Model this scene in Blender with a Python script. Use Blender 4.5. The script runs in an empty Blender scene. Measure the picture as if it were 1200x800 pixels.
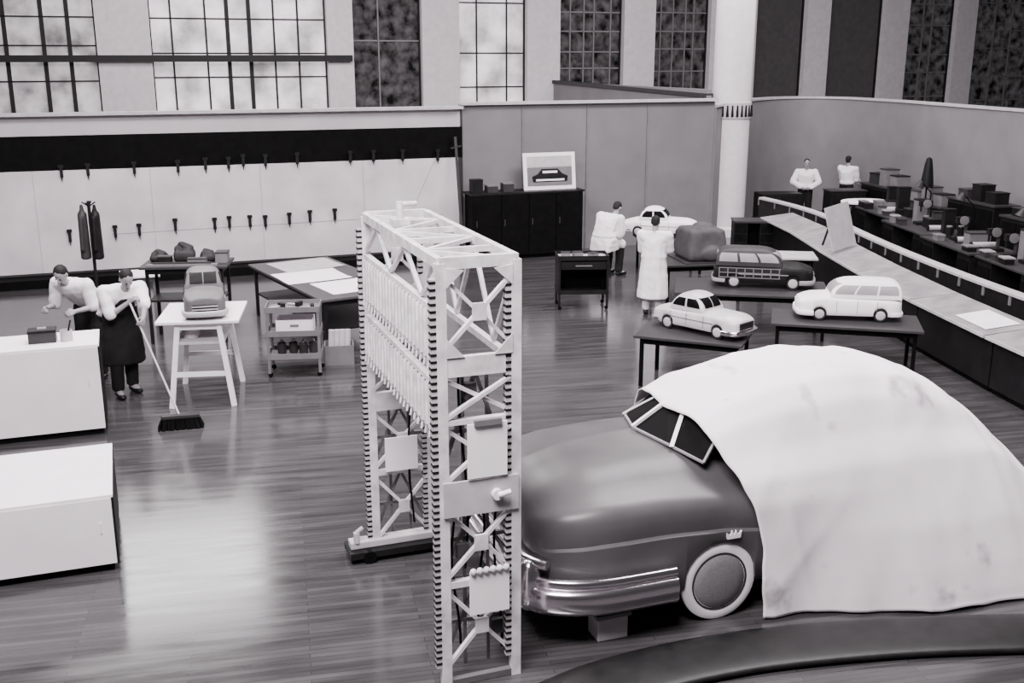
import bpy, bmesh, math, random
from mathutils import Vector, Matrix, noise
random.seed(4)
C = bpy.context.scene.collection
R = math.radians
H = 4.5; F = 1250.0; P = R(15)
CAM = Vector((0, 0, H))
def ray(px, py):
    xr = (px-600)/F; yr = (400-py)/F
    return Vector((xr, math.cos(P)+yr*math.sin(P), -math.sin(P)+yr*math.cos(P)))
def G(px, py, z=0.0):
    d = ray(px, py); return CAM + d*((z-H)/d.z)
def on_plane(px, py, p0, n):
    d = ray(px, py); return CAM + d*((Vector(p0)-CAM).dot(n)/d.dot(n))
YAW = R(20)
EX = Vector((math.cos(YAW), math.sin(YAW), 0)); EY = Vector((-math.sin(YAW), math.cos(YAW), 0))

# ------------------------------------------------------------------ materials
TINT = (1.03, 0.955, 1.005)
def mat(name, v, rough=0.6, metal=0.0, var=0.12, scale=6.0, emit=0.0, stretch=(1, 1, 1), bump=0.0, rotz=0.0, detail=4, spec=None, ramp=(.3, .7)):
    m = bpy.data.materials.new(name); m.use_nodes = True
    nt = m.node_tree; b = nt.nodes['Principled BSDF']
    tc = nt.nodes.new('ShaderNodeTexCoord'); mp = nt.nodes.new('ShaderNodeMapping')
    mp.inputs['Scale'].default_value = stretch; mp.inputs['Rotation'].default_value = (0, 0, rotz)
    nz = nt.nodes.new('ShaderNodeTexNoise'); nz.inputs['Scale'].default_value = scale; nz.inputs['Detail'].default_value = detail
    cr = nt.nodes.new('ShaderNodeValToRGB')
    lo, hi = v*(1-var), v*(1+var)
    cr.color_ramp.elements[0].position = ramp[0]; cr.color_ramp.elements[1].position = ramp[1]
    cr.color_ramp.elements[0].color = (lo*TINT[0], lo*TINT[1], lo*TINT[2], 1)
    cr.color_ramp.elements[1].color = (min(1, hi*TINT[0]), min(1, hi*TINT[1]), min(1, hi*TINT[2]), 1)
    nt.links.new(tc.outputs['Object'], mp.inputs['Vector']); nt.links.new(mp.outputs[0], nz.inputs['Vector'])
    nt.links.new(nz.outputs[0], cr.inputs[0]); nt.links.new(cr.outputs[0], b.inputs['Base Color'])
    b.inputs['Roughness'].default_value = rough; b.inputs['Metallic'].default_value = metal
    if spec is None: spec = .5 if v > .1 else .2
    b.inputs['Specular IOR Level'].default_value = spec
    if emit:
        nt.links.new(cr.outputs[0], b.inputs['Emission Color']); b.inputs['Emission Strength'].default_value = emit
    if bump:
        bp = nt.nodes.new('ShaderNodeBump'); bp.inputs['Strength'].default_value = bump; bp.inputs['Distance'].default_value = 0.02
        nt.links.new(nz.outputs[0], bp.inputs['Height']); nt.links.new(bp.outputs[0], b.inputs['Normal'])
    return m
M = {}
M['white'] = mat('white_paint', .86, .5, var=.05, scale=3)
M['cabwhite'] = mat('cabinet_white', .76, .4, var=.08, scale=1.5)
M['gantry'] = mat('gantry_paint', .60, .5, var=.25, scale=9)
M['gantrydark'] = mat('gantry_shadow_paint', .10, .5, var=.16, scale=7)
M['light'] = mat('light_grey', .42, .6)
M['softgrey'] = mat('soft_grey', .26, .6)
M['desktop'] = mat('desk_top_grey', .22, .6, var=.3, scale=3, detail=8)
M['paper'] = mat('paper', .86, .8, var=.06, scale=3)
M['boardpaper'] = mat('board_paper', .54, .85, var=.16, scale=1.2, detail=8)
M['mid'] = mat('mid_grey', .13, .6)
M['darkgrey'] = mat('dark_grey', .030, .5)
M['dark'] = mat('dark_paint', .008, .5, var=.3, spec=.15)
M['black'] = mat('black', .003, .7, var=.3, spec=.05)
M['wallpale'] = mat('wall_pale', .42, .8, var=.08, scale=1.5)
M['wallgrey'] = mat('wall_grey', .145, .8, var=.10, scale=1.5)
M['wallgrey2'] = mat('wall_grey_far', .16, .8, var=.10, scale=1.5)
M['pillar'] = mat('pillar_plaster', .50, .8, var=.08)
M['column'] = mat('column_plaster', .62, .7, var=.06)
M['wood'] = mat('wood', .06, .5, stretch=(1, 10, 1), scale=4)
M['woodlight'] = mat('wood_light', .36, .5, stretch=(1, 10, 1), scale=4)
M['clay'] = mat('clay', .12, .6, var=.15, scale=5)
M['blockclay'] = mat('block_clay', .055, .7, var=.25, scale=5)
M['darkclay'] = mat('dark_clay', .022, .6, var=.25, scale=5)
M['carpaint'] = mat('car_paint', .075, .40, var=.14, scale=3, spec=.4)
M['chrome'] = mat('chrome', .95, .18, metal=1.0, var=.03)
M['silver'] = mat('silver_model_paint', .50, .3, var=.06)
M['glass'] = mat('window_glass_dark', .004, .5, var=.2, spec=.03)
M['tyre'] = mat('tyre_rubber', .010, .7)
M['hub'] = mat('hubcap', .20, .45, metal=.2, var=.14, scale=60)
M['skin'] = mat('skin', .26, .6, var=.05)
M['hair'] = mat('hair', .012, .7)
M['coat'] = mat('coat_cloth', .84, .9, var=.06, scale=5, bump=.5, detail=6)
M['shirt'] = mat('shirt_cloth', .75, .9, var=.08, scale=5, bump=.5, detail=6)
M['trouser'] = mat('trouser_cloth', .009, .9)
M['coattrouser'] = mat('pale_trouser_cloth', .5, .9)
M['shoe'] = mat('shoe_leather', .008, .4)
M['bright'] = mat('window_bright', .46, .4, var=.6, scale=1.1, emit=.9, detail=14, ramp=(.30, .62))
M['trees'] = mat('window_trees', .040, .5, var=.95, scale=3.6, emit=.6, detail=15, spec=.05, ramp=(.34, .76))
M['treesl'] = mat('window_trees_light', .26, .4, var=.75, scale=1.6, emit=.85, detail=14, ramp=(.30, .66))
M['blind'] = mat('window_blind', .05, .6, var=.1, emit=.2, spec=.1)
M['mullion'] = mat('mullion', .012, .6)
M['rim'] = mat('rim_black', .007, .42, var=.5, scale=8, spec=.25)

def sheet_mat():
    m = mat('sheet_cloth', .84, .9, var=.06, scale=1.6, bump=.3, detail=9, spec=.1)
    nt = m.node_tree; b = nt.nodes['Principled BSDF']; cr = [n for n in nt.nodes if n.type == 'VALTORGB'][0]
    tc = [n for n in nt.nodes if n.type == 'TEX_COORD'][0]
    n2 = nt.nodes.new('ShaderNodeTexNoise'); n2.inputs['Scale'].default_value = 2.3; n2.inputs['Detail'].default_value = 7
    r2 = nt.nodes.new('ShaderNodeValToRGB'); r2.color_ramp.elements[0].position = .63; r2.color_ramp.elements[1].position = .75
    r2.color_ramp.elements[0].color = (1, 1, 1, 1); r2.color_ramp.elements[1].color = (.45, .42, .44, 1)
    mx = nt.nodes.new('ShaderNodeMix'); mx.data_type = 'RGBA'; mx.blend_type = 'MULTIPLY'; mx.inputs[0].default_value = 1
    nt.links.new(tc.outputs['Object'], n2.inputs['Vector']); nt.links.new(n2.outputs[0], r2.inputs[0])
    nt.links.new(cr.outputs[0], mx.inputs[6]); nt.links.new(r2.outputs[0], mx.inputs[7]); nt.links.new(mx.outputs[2], b.inputs['Base Color'])
    return m
M['sheet'] = sheet_mat()
def floor_mat():
    m = bpy.data.materials.new('strip_floor'); m.use_nodes = True
    nt = m.node_tree; b = nt.nodes['Principled BSDF']
    tc = nt.nodes.new('ShaderNodeTexCoord'); mp = nt.nodes.new('ShaderNodeMapping')
    mp.inputs['Rotation'].default_value = (0, 0, -R(12))
    br = nt.nodes.new('ShaderNodeTexBrick')
    br.inputs['Scale'].default_value = 1.0; br.inputs['Brick Width'].default_value = 1.8; br.inputs['Row Height'].default_value = .06
    br.inputs['Mortar Size'].default_value = .003; br.inputs['Mortar Smooth'].default_value = .4
    a = .056; c = .034
    br.inputs['Color1'].default_value = (a*TINT[0], a*TINT[1], a*TINT[2], 1)
    br.inputs['Color2'].default_value = (c*TINT[0], c*TINT[1], c*TINT[2], 1)
    br.inputs['Mortar'].default_value = (.020, .018, .019, 1)
    mp2 = nt.nodes.new('ShaderNodeMapping'); mp2.inputs['Scale'].default_value = (.5, 4, 1)
    nz = nt.nodes.new('ShaderNodeTexNoise'); nz.inputs['Scale'].default_value = 2.2; nz.inputs['Detail'].default_value = 12
    mr = nt.nodes.new('ShaderNodeMapRange'); mr.inputs[1].default_value = .3; mr.inputs[2].default_value = .7; mr.inputs[3].default_value = .72; mr.inputs[4].default_value = 1.3
    mx = nt.nodes.new('ShaderNodeMix'); mx.data_type = 'RGBA'; mx.blend_type = 'MULTIPLY'; mx.inputs[0].default_value = 1
    L = nt.links.new
    L(tc.outputs['Object'], mp.inputs[0]); L(mp.outputs[0], br.inputs['Vector']); L(mp.outputs[0], mp2.inputs[0]); L(mp2.outputs[0], nz.inputs['Vector'])
    L(nz.outputs[0], mr.inputs[0]); L(br.outputs['Color'], mx.inputs[6]); L(mr.outputs[0], mx.inputs[7]); L(mx.outputs[2], b.inputs['Base Color'])
    mr2 = nt.nodes.new('ShaderNodeMapRange'); mr2.inputs[1].default_value = .3; mr2.inputs[2].default_value = .7; mr2.inputs[3].default_value = .12; mr2.inputs[4].default_value = .20
    L(nz.outputs[0], mr2.inputs[0]); L(mr2.outputs[0], b.inputs['Roughness'])
    b.inputs['Specular IOR Level'].default_value = .65
    return m
M['floor'] = floor_mat()

# ------------------------------------------------------------------ mesh helpers
I4 = Matrix.Identity(4)
def box(bm, c, s, m=I4, rz=0.0):
    t = m @ Matrix.Translation(Vector(c)) @ Matrix.Rotation(rz, 4, 'Z') @ Matrix.Diagonal((s[0], s[1], s[2], 1))
    bmesh.ops.create_cube(bm, size=1, matrix=t)
def bar(bm, a, b, w, h=None, m=I4):
    a = Vector(a); b = Vector(b); h = h or w; d = b-a; L = d.length
    z = d.normalized(); up = Vector((0, 0, 1)) if abs(z.z) < .95 else Vector((0, 1, 0))
    x = up.cross(z).normalized(); y = z.cross(x)
    rot = Matrix((x, y, z)).transposed().to_4x4()
    t = m @ Matrix.Translation((a+b)/2) @ rot @ Matrix.Diagonal((w, h, L, 1))
    bmesh.ops.create_cube(bm, size=1, matrix=t)
def tube(bm, a, b, r, r2=None, seg=12, m=I4):
    a = Vector(a); b = Vector(b); d = b-a
    rot = d.to_track_quat('Z', 'Y').to_matrix().to_4x4()
    t = m @ Matrix.Translation((a+b)/2) @ rot
    bmesh.ops.create_cone(bm, cap_ends=True, segments=seg, radius1=r, radius2=r if r2 is None else r2, depth=d.length, matrix=t)
def ball(bm, c, r, m=I4, seg=12):
    rr = r if isinstance(r, tuple) else (r, r, r)
    bmesh.ops.create_uvsphere(bm, u_segments=seg, v_segments=max(6, seg//2), radius=1, matrix=m @ Matrix.Translation(Vector(c)) @ Matrix.Diagonal((rr[0], rr[1], rr[2], 1)))
def lathe(bm, prof, m=I4, seg=32):
    rings = []
    for r, z in prof:
        rings.append([bm.verts.new(m @ Vector((r*math.cos(2*math.pi*k/seg), r*math.sin(2*math.pi*k/seg), z))) for k in range(seg)])
    for i in range(len(rings)-1):
        for k in range(seg):
            bm.faces.new((rings[i][k], rings[i][(k+1) % seg], rings[i+1][(k+1) % seg], rings[i+1][k]))
    if prof[0][0] > 1e-4: bm.faces.new(list(reversed(rings[0])))
    if prof[-1][0] > 1e-4: bm.faces.new(rings[-1])
def poly(bm, pts, m=I4):
    return bm.faces.new([bm.verts.new(m @ Vector(p)) for p in pts])
def prism(bm, pts, ext, m=I4):
    e = Vector(ext); a = [bm.verts.new(m @ Vector(p)) for p in pts]; b = [bm.verts.new(m @ (Vector(p)+e)) for p in pts]
    n = len(pts); bm.faces.new(a); bm.faces.new(list(reversed(b)))
    for i in range(n): bm.faces.new((a[i], b[i], b[(i+1) % n], a[(i+1) % n]))
def sweep(bm, pts, w, h, m=I4, chamfer=.3, rnd=0):
    pts = [Vector(p) for p in pts]; rings = []
    for i, p in enumerate(pts):
        t = (pts[min(i+1, len(pts)-1)]-pts[max(i-1, 0)]).normalized()
        s = t.cross(Vector((0, 0, 1)))
        s = s.normalized() if s.length > 1e-4 else Vector((1, 0, 0)); u = s.cross(t).normalized(); c = chamfer
        if rnd:
            prof = []
            for k in range(rnd):
                a_ = 2*math.pi*k/rnd; ca, sa = math.cos(a_), math.sin(a_)
                prof.append((math.copysign(abs(ca)**.8, ca), math.copysign(abs(sa)**.8, sa)))
        else: prof = [(-1, -1+c), (-1, 1-c), (-1+c, 1), (1-c, 1), (1, 1-c), (1, -1+c), (1-c, -1), (-1+c, -1)]
        rings.append([bm.verts.new(m @ (p+s*a*w/2+u*b*h/2)) for a, b in prof])
    n_ = len(rings[0])
    for i in range(len(rings)-1):
        for k in range(n_): bm.faces.new((rings[i][k], rings[i][(k+1) % n_], rings[i+1][(k+1) % n_], rings[i+1][k]))
    bm.faces.new(rings[0]); bm.faces.new(list(reversed(rings[-1])))
def smooth_path(pts, n=8):
    P_ = [Vector(p) for p in pts]; P_ = [P_[0]*2-P_[1]]+P_+[P_[-1]*2-P_[-2]]; out = []
    for i in range(1, len(P_)-2):
        for k in range(n):
            t = k/n; a, b, c, d = P_[i-1], P_[i], P_[i+1], P_[i+2]
            out.append(.5*((2*b)+(c-a)*t+(2*a-5*b+4*c-d)*t*t+(3*b-a-3*c+d)*t*t*t))
    out.append(P_[-2]); return out
def gridmesh(bm, fn, na, nb):
    vs = [[bm.verts.new(fn(i/na, j/nb)) for j in range(nb+1)] for i in range(na+1)]
    for i in range(na):
        for j in range(nb): bm.faces.new((vs[i][j], vs[i+1][j], vs[i+1][j+1], vs[i][j+1]))
def obj(name, bm, m, parent=None, smooth=False, bev=0.0, angle=40):
    bmesh.ops.recalc_face_normals(bm, faces=bm.faces)
    me = bpy.data.meshes.new(name); bm.to_mesh(me); bm.free()
    me.materials.append(m)
    if smooth:
        for p in me.polygons: p.use_smooth = True
        me.set_sharp_from_angle(angle=R(angle))
    o = bpy.data.objects.new(name, me); C.objects.link(o)
    if parent: o.parent = parent
    if bev:
        b = o.modifiers.new('bevel', 'BEVEL'); b.width = bev; b.segments = 2; b.limit_method = 'ANGLE'
    return o
def NB(): return bmesh.new()
def tag(o, label, cat, group=None):
    o['label'] = label; o['category'] = cat
    if group: o['group'] = group
    return o
def thing(name, label, cat, loc=(0, 0, 0), rz=0.0, group=None):
    o = bpy.data.objects.new(name, None); o.empty_display_size = .1; C.objects.link(o)
    o.location = loc; o.rotation_euler = (0, 0, rz); return tag(o, label, cat, group)
def struct(name, bm, m, parent=None, **k):
    o = obj(name, bm, m, parent, **k)
    if not parent: o['kind'] = 'structure'
    return o
def dup(root, loc, rz, label, group=None):
    r = root.copy(); C.objects.link(r); r.location = loc; r.rotation_euler = (0, 0, rz); r['label'] = label
    if group: r['group'] = group
    for ch in list(root.children):
        c = ch.copy(); C.objects.link(c); c.parent = r
        for g in list(ch.children):
            d = g.copy(); C.objects.link(d); d.parent = c
    return r
def bx(name, m, parent, *boxes, bev=0.0, M4=I4):
    b = NB()
    for c, s in boxes: box(b, c, s, M4)
    return obj(name, b, m, parent, bev=bev)
def interp(tab, u):
    tab = sorted(tab)
    if u <= tab[0][0]: return tab[0][1]
    for (a, va), (b, vb) in zip(tab, tab[1:]):
        if u <= b:
            t = (u-a)/(b-a); t = t*t*(3-2*t)*.4+t*.6
            return va+(vb-va)*t
    return tab[-1][1]

# ------------------------------------------------------------------ camera and light
cd = bpy.data.cameras.new('camera'); cam = bpy.data.objects.new('camera', cd); C.objects.link(cam)
cam.location = CAM; cam.rotation_euler = (R(90)-P, 0, 0)
cd.sensor_width = 36; cd.lens = F/1200*36; cd.clip_end = 200
bpy.context.scene.camera = cam
w = bpy.data.worlds.new('world'); bpy.context.scene.world = w; w.use_nodes = True
w.node_tree.nodes['Background'].inputs[0].default_value = (1.0, .96, .985, 1); w.node_tree.nodes['Background'].inputs[1].default_value = .05
def area(name, loc, rot, sx, sy, e, target=None):
    l = bpy.data.lights.new(name, 'AREA'); l.shape = 'RECTANGLE'; l.size = sx; l.size_y = sy; l.energy = e; l.color = (1, .96, .985)
    o = bpy.data.objects.new(name, l); C.objects.link(o); o.location = loc; o.rotation_euler = rot
    if target is not None: o.rotation_euler = (Vector(target)-Vector(loc)).to_track_quat('-Z', 'Y').to_euler()
area('ceiling_lamp_row', (-2, 3.5, 9), (R(20), 0, 0), 5, 3, 2700)
area('ceiling_lamp_row', (4, 11, 8.5), (R(10), 0, 0), 6, 2, 1650)
area('ceiling_lamp_row', (-5, 14, 8.5), (R(10), 0, 0), 6, 2, 1800)
area('ceiling_lamp_row', (5, 20, 8.5), (R(15), 0, 0), 6, 2, 1400)
area('ceiling_lamp_row', (7, 27, 8.0), (R(25), 0, 0), 9, 2, 900)
area('ceiling_lamp_row', (-5, 25, 8.0), (R(30), 0, 0), 9, 2, 900)
area('floor_glare_light', (-10.5, 29, 10.5), (0, 0, 0), 6, 3, 800, target=(-3.0, 8.0, 0))  # unseen light added so its reflection puts glare on the near left floor

# ------------------------------------------------------------------ setting
b = NB(); poly(b, [(-16, 2, 0), (20, 2, 0), (20, 46, 0), (-16, 46, 0)]); struct('floor', b, M['floor'])
W0 = Vector((0, 34, 0)); MW = Matrix.Translation(W0) @ Matrix.Rotation(YAW, 4, 'Z')
def ws(px, py=90): return (on_plane(px, py, W0, EY)-W0).dot(EX)
b = NB(); box(b, (2, .35, 1.1), (44, .3, 2.2), MW); box(b, (2, .55, 4), (44, .1, 8), MW); struct('wall_back', b, M['wallpale'])
wins = [(-60, 117, 5, 3, 'treesl'), (180, 385, 7, 3, 'bright'), (415, 495, 2, 1, 'trees'), (538, 617, 3, 2, 'bright'), (655, 729, 5, 4, 'trees'),
        (765, 829, 5, 4, 'trees'), (882, 940, 1, 1, 'blind'), (967, 1030, 1, 1, 'blind'), (1058, 1113, 3, 3, 'trees'), (1136, 1215, 3, 3, 'trees')]
n = 1
rnd_ = random.Random(5)
for i, (a, c, nv, nh, mk) in enumerate(wins):
    s0, s1 = ws(a), ws(c)
    r = bpy.data.objects.new('window_%d' % (i+1), None); C.objects.link(r); r.location = W0; r.rotation_euler = (0, 0, YAW); r['kind'] = 'structure'
    bx('pane', M[mk], r, (((s0+s1)/2, .25, 4.6), (s1-s0, .02, 5.0)))
    b = NB()
    for s in (s0, s1): box(b, (s, .2, 4.6), (.08, .1, 5.0))
    for z in (2.15, 7.1): box(b, ((s0+s1)/2, .2, z), (s1-s0, .1, .08))
    obj('frame', b, M['mullion'], r)
    b = NB()
    for k in range(1, nv): box(b, (s0+(s1-s0)*(k+rnd_.uniform(-.22, .22))/nv, .22, 4.6), (rnd_.choice([.04, .05, .11]) if mk != 'trees' else .04, .05, 5.0))
    for k in range(1, nh*2): box(b, ((s0+s1)/2, .22, 2.2+4.9*(k+rnd_.uniform(-.15, .15))/(nh*2)), (s1-s0, .05, .04))
    if nv > 1: obj('mullion', b, M['mullion'] if mk != 'trees' else M['mid'], r)
    else: b.free()
    nx = wins[i+1][0] if i+1 < len(wins) else None
    if nx:
        p0, p1 = ws(c), ws(nx)
        b = NB(); box(b, ((p0+p1)/2, .1, 3.6), (p1-p0, .35, 7.2), MW); struct('trim_%d' % n, b, M['pillar']); n += 1
b = NB(); s0, s1 = ws(-60), ws(412); box(b, ((s0+s1)/2, -.2, 4.42), (s1-s0, .12, .18), MW); struct('trim_%d' % n, b, M['mullion']); n += 1

B0 = Vector((-9.2, 21.5, 0)); MB_ = Matrix.Translation(B0) @ Matrix.Rotation(YAW, 4, 'Z')
def wl(px, py):
    p = on_plane(px, py, B0, EY)-B0; return p.dot(EX), p.z
xs = wl(541, 200)[0]; xe = wl(834, 200)[0]
b = NB(); box(b, ((xs-5)/2, .1, 1.7), (xs+5, .2, 3.4), MB_); struct('wall_left', b, M['wallpale'])
b = NB(); box(b, ((xs-5)/2, -.03, 2.62), (xs+5, .06, .68), MB_); struct('trim_%d' % n, b, M['black']); n += 1
b = NB(); box(b, ((xs-5.2)/2, -.28, .09), (xs+4.8, .56, .18), MB_); struct('shade_slab_left', b, M['black'])  # black slab added as a stand-in for the shade under the drawing board
b = NB(); box(b, ((xs-5)/2, -.05, 3.38), (xs+5, .3, .06), MB_); struct('trim_%d' % n, b, M['light']); n += 1
b = NB(); box(b, ((xs+xe)/2, .1, 1.72), (xe-xs, .2, 3.44), MB_); struct('wall_middle', b, M['wallgrey'])
for px in (541, 612, 687, 757):
    b = NB(); x = wl(px, 200)[0]; box(b, (x, -.01, 1.7), (.04, .03, 3.4), MB_); struct('trim_%d' % n, b, M['darkgrey'] if px in (541, ) else M['mid']); n += 1
b = NB(); box(b, ((xs+xe)/2, 0, 3.46), (xe-xs, .28, .06), MB_); struct('trim_%d' % n, b, M['light']); n += 1
a = Vector((1.1, 35.0, 0)); c = MB_ @ Vector((xe, .3, 0)); c.z = 0
b = NB(); bar(b, a+Vector((0, 0, 1.85)), c+Vector((0, 0, 1.85)), .15, 3.7); struct('wall_partition', b, M['wallgrey2'])
b = NB(); bar(b, a+Vector((0, 0, 3.72)), c+Vector((0, 0, 3.55)), .25, .10); struct('trim_%d' % n, b, M['darkgrey']); n += 1
e0 = MB_ @ Vector((xe, .1, 0))
rw_pts = smooth_path([(e0.x, e0.y, 0), (e0.x+.75, e0.y+1.6, 0), (6.9, 30.9, 0), (8.3, 32.2, 0), (9.6, 31.9, 0), (10.5, 29.7, 0), (11.1, 26.6, 0), (12.1, 21.5, 0), (13.5, 14.5, 0)], 10)
b = NB(); sweep(b, [p+Vector((0, 0, 1.64)) for p in rw_pts], .2, 3.28, chamfer=.01); struct('wall_right', b, M['wallgrey2'], smooth=True, angle=50)
b = NB(); sweep(b, [p+Vector((0, 0, 3.31)) for p in rw_pts], .28, .06, chamfer=.05); struct('trim_%d' % n, b, M['light'], smooth=True); n += 1
p = G(849, 274)
b = NB(); prof = [(.58, 0), (.58, .2), (.48, .25), (.48, 7.2)]
lathe(b, prof, Matrix.Translation(p), 40); struct('column', b, M['column'], smooth=True)
b = NB(); lathe(b, [(.485, 2.95), (.51, 2.97), (.51, 3.36), (.485, 3.38)], Matrix.Translation(p), 40); struct('trim_%d' % n, b, M['light'], smooth=True); n += 1
b = NB()
for k in range(26):
    an = 2*math.pi*k/26; tube(b, p+Vector((.51*math.cos(an), .51*math.sin(an), 3.02)), p+Vector((.51*math.cos(an), .51*math.sin(an), 3.3)), .04, .02, 6)
struct('trim_%d' % n, b, M['dark']); n += 1

# ------------------------------------------------------------------ big drawing board on the left wall
x1 = wl(538, 240)[0]; x0 = -4.8
t = thing('drawing_board', 'long pale full-size drawing board on the left wall under a black band', 'drawing board', MB_ @ Vector((0, -.08, 0)), YAW)
bx('panel', M['boardpaper'], t, (((x0+x1)/2, .03, 1.25), (x1-x0, .05, 2.06)))
bx('frame', M['darkgrey'], t, (((x0+x1)/2, .0, .21), (x1-x0, .09, .04)), ((x1, .0, 1.25), (.05, .09, 2.06)))
for k in range(1, 6): bx('seam', M['light'], t, ((x0+(x1-x0)*k/6, .0, 1.25), (.012, .012, 2.05)))
for a_, c_ in (((x1-7.5, 0, .95), (x1-.4, 0, 1.02)), ((x1-.6, 0, 2.2), (x1-1.2, 0, 1.0))):
    b = NB(); bar(b, a_, c_, .008); obj('drawn_line', b, M['softgrey'], t)
b = NB(); box(b, (0, -.02, 0), (.06, .05, .24)); box(b, (0, -.03, .1), (.10, .05, .06)); tube(b, (0, -.03, -.11), (0, -.03, -.2), .015, .008, 6)
proto = obj('clamp', b, M['dark']); first = True
for px, py in [(72, 200), (103, 198), (157, 196), (208, 194), (240, 191), (267, 190), (284, 187), (310, 187), (347, 185), (409, 183), (436, 182), (470, 181), (511, 181)]:
    x, z = wl(px, py); o = proto if first else proto.copy()
    if not first: C.objects.link(o)
    first = False; o.location = MB_ @ Vector((x, -.11, z)); o.rotation_euler = (0, 0, YAW)
    tag(o, 'small dark clamp in the upper row on the wall drawing board', 'clamp', 'clamps in the upper row on the board')
for px, py in [(82, 275), (135, 270), (163, 268), (205, 262), (251, 261), (268, 259), (292, 258), (310, 258), (338, 255), (362, 252), (391, 250)]:
    x, z = wl(px, py); o = proto.copy(); C.objects.link(o); o.location = MB_ @ Vector((x, -.11, z)); o.rotation_euler = (0, 0, YAW)
    tag(o, 'small dark clamp in the lower row on the wall drawing board', 'clamp', 'clamps in the lower row on the board')

# ------------------------------------------------------------------ measuring gantry
t = thing('measuring_bridge', 'tall pale truss measuring bridge standing before the car nose', 'measuring bridge', (-.62, 8.12, 0), YAW)
HX, HY, HZ = .268, 1.14, 3.17
for sy in (-1, 1):
    GM = M['gantry']
    for sx in (-1, 1):
        x, y = sx*HX, sy*HY
        z0_ = 0 if sy < 0 else .12
        po = bx('post', GM, t, ((x, y, (HZ+z0_)/2), (.072, .06, HZ-z0_)))
        b = NB(); box(b, (x-.056, y, 1.62), (.042, .05, 2.9)); obj('rack', b, M['light'], po)
        b = NB(); box(b, (x-.045, y+.026, 1.62), (.02, .01, 2.88))
        for k in range(58): box(b, (x-.058, y-.001, .21+k*.0498), (.044, .056, .016))
        obj('rack_rungs', b, M['dark'], po)
    y = sy*HY
    for z, h in ((HZ, .08), (2.45, .14), (1.5, .17), (.82, .05), (2.05, .035)):
        bx('crossbar', GM, t, ((0, y, z), (2*HX, .05, h)))
    def brace(a, c, w_=.038, m_=None):
        b = NB(); bar(b, a, c, w_, .025); obj('brace', b, m_ or M['gantry'], t)
    for z0, z1 in ((2.55, 3.1), (2.07, 2.37), (1.6, 2.02), (.86, 1.4), (.16, .78)):
        brace((-HX, y-.01, z0), (HX, y-.01, z1)); brace((HX, y+.02, z0), (-HX, y+.02, z1))
    for z0, z1 in ((.16, .78), (.86, 1.4), (1.6, 2.37)):
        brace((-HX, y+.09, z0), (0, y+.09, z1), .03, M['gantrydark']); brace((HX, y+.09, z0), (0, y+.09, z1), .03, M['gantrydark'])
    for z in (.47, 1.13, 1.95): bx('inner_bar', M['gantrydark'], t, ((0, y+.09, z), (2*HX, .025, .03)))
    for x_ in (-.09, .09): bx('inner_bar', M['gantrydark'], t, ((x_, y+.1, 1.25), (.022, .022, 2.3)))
    for z in (2.83, 1.13, .47): bx('gusset', GM, t, ((0, y-.03, z), (.1, .02, .12)))
    for sx in (-1, 1):
        for z in (3.06, 2.58):
            b = NB(); prism(b, [(sx*(HX-.03), y-.035, z-.06), (sx*(HX-.16), y-.035, z+(.06 if z > 2.8 else -.06)), (sx*(HX-.03), y-.035, z+.08)], (0, .015, 0)); obj('gusset', b, GM, t)
    if sy > 0:
        bx('base', M['light'], t, ((-.06, y, .15), (.92, .13, .07)), bev=.01)
        bx('skid', M['dark'], t, ((-.06, y, .085), (.96, .3, .06)))
        for sx in (-1, 1):
            b = NB(); tube(b, (sx*.36, y-.1, .06), (sx*.36, y-.16, .06), .06, seg=20); tube(b, (sx*.36, y+.1, .06), (sx*.36, y+.16, .06), .06, seg=20); tube(b, (sx*.36, y-.16, .06), (sx*.36, y+.16, .06), .02)
            obj('wheel', b, M['black'], t)
        b = NB(); tube(b, (-.46, y-.05, .18), (-.46, y-.05, .28), .03); tube(b, (-.46, y-.05, .28), (-.4, y-.05, .32), .02); obj('lock_screw', b, M['light'], t)
    else:
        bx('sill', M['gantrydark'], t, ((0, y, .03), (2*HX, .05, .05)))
for z, h in ((HZ, .07), (2.83, .04), (2.45, .05), (2.3, .04), (1.96, .05)):
    bx('chord', M['gantry'], t, ((-HX, 0, z), (.05, 2*HY, h)))
for z, h in ((HZ, .07), (2.45, .05)):
    bx('chord', M['gantry'], t, ((HX, 0, z), (.05, 2*HY, h)))
for sx in (-1, 1):
    for k in range(5):
        lo, hi = (2.86, 3.14) if sx < 0 else (2.49, 3.14)
        b = NB(); y0 = -HY+2*HY*k/5; y1 = y0+2*HY/5
        bar(b, (sx*HX, y0, lo if k % 2 else hi), (sx*HX, y1, hi if k % 2 else lo), .03); obj('brace', b, M['gantry'], t)
for k in range(6):
    y = -HY+2*HY*k/5
    b = NB(); bar(b, (-HX, y, HZ), (HX, y, HZ), .04); obj('crossbar', b, M['gantry'], t)
    if k < 5:
        b = NB(); bar(b, ((-1)**k*HX, y, HZ), (-(-1)**k*HX, y+2*HY/5, HZ), .035, .03); obj('brace', b, M['gantry'], t)
for k in range(21):
    y = -HY+.12+k*(2*HY-.24)/20
    for z0, z1 in ((2.49, 2.82), (1.99, 2.29)):
        b = NB(); bar(b, (-HX-.055, y-.03, z0), (-HX-.04, y+.03, z1), .026, .032); tube(b, (-HX-.07, y-.035, z0-.06), (-HX-.05, y-.025, z0+.04), .009, seg=6); obj('pointer', b, M['gantry'], t)
for z in (2.64, 2.13): bx('backing_strip', M['black'], t, ((-HX, 0, z), (.02, 2*HY-.1, .28)))
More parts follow.
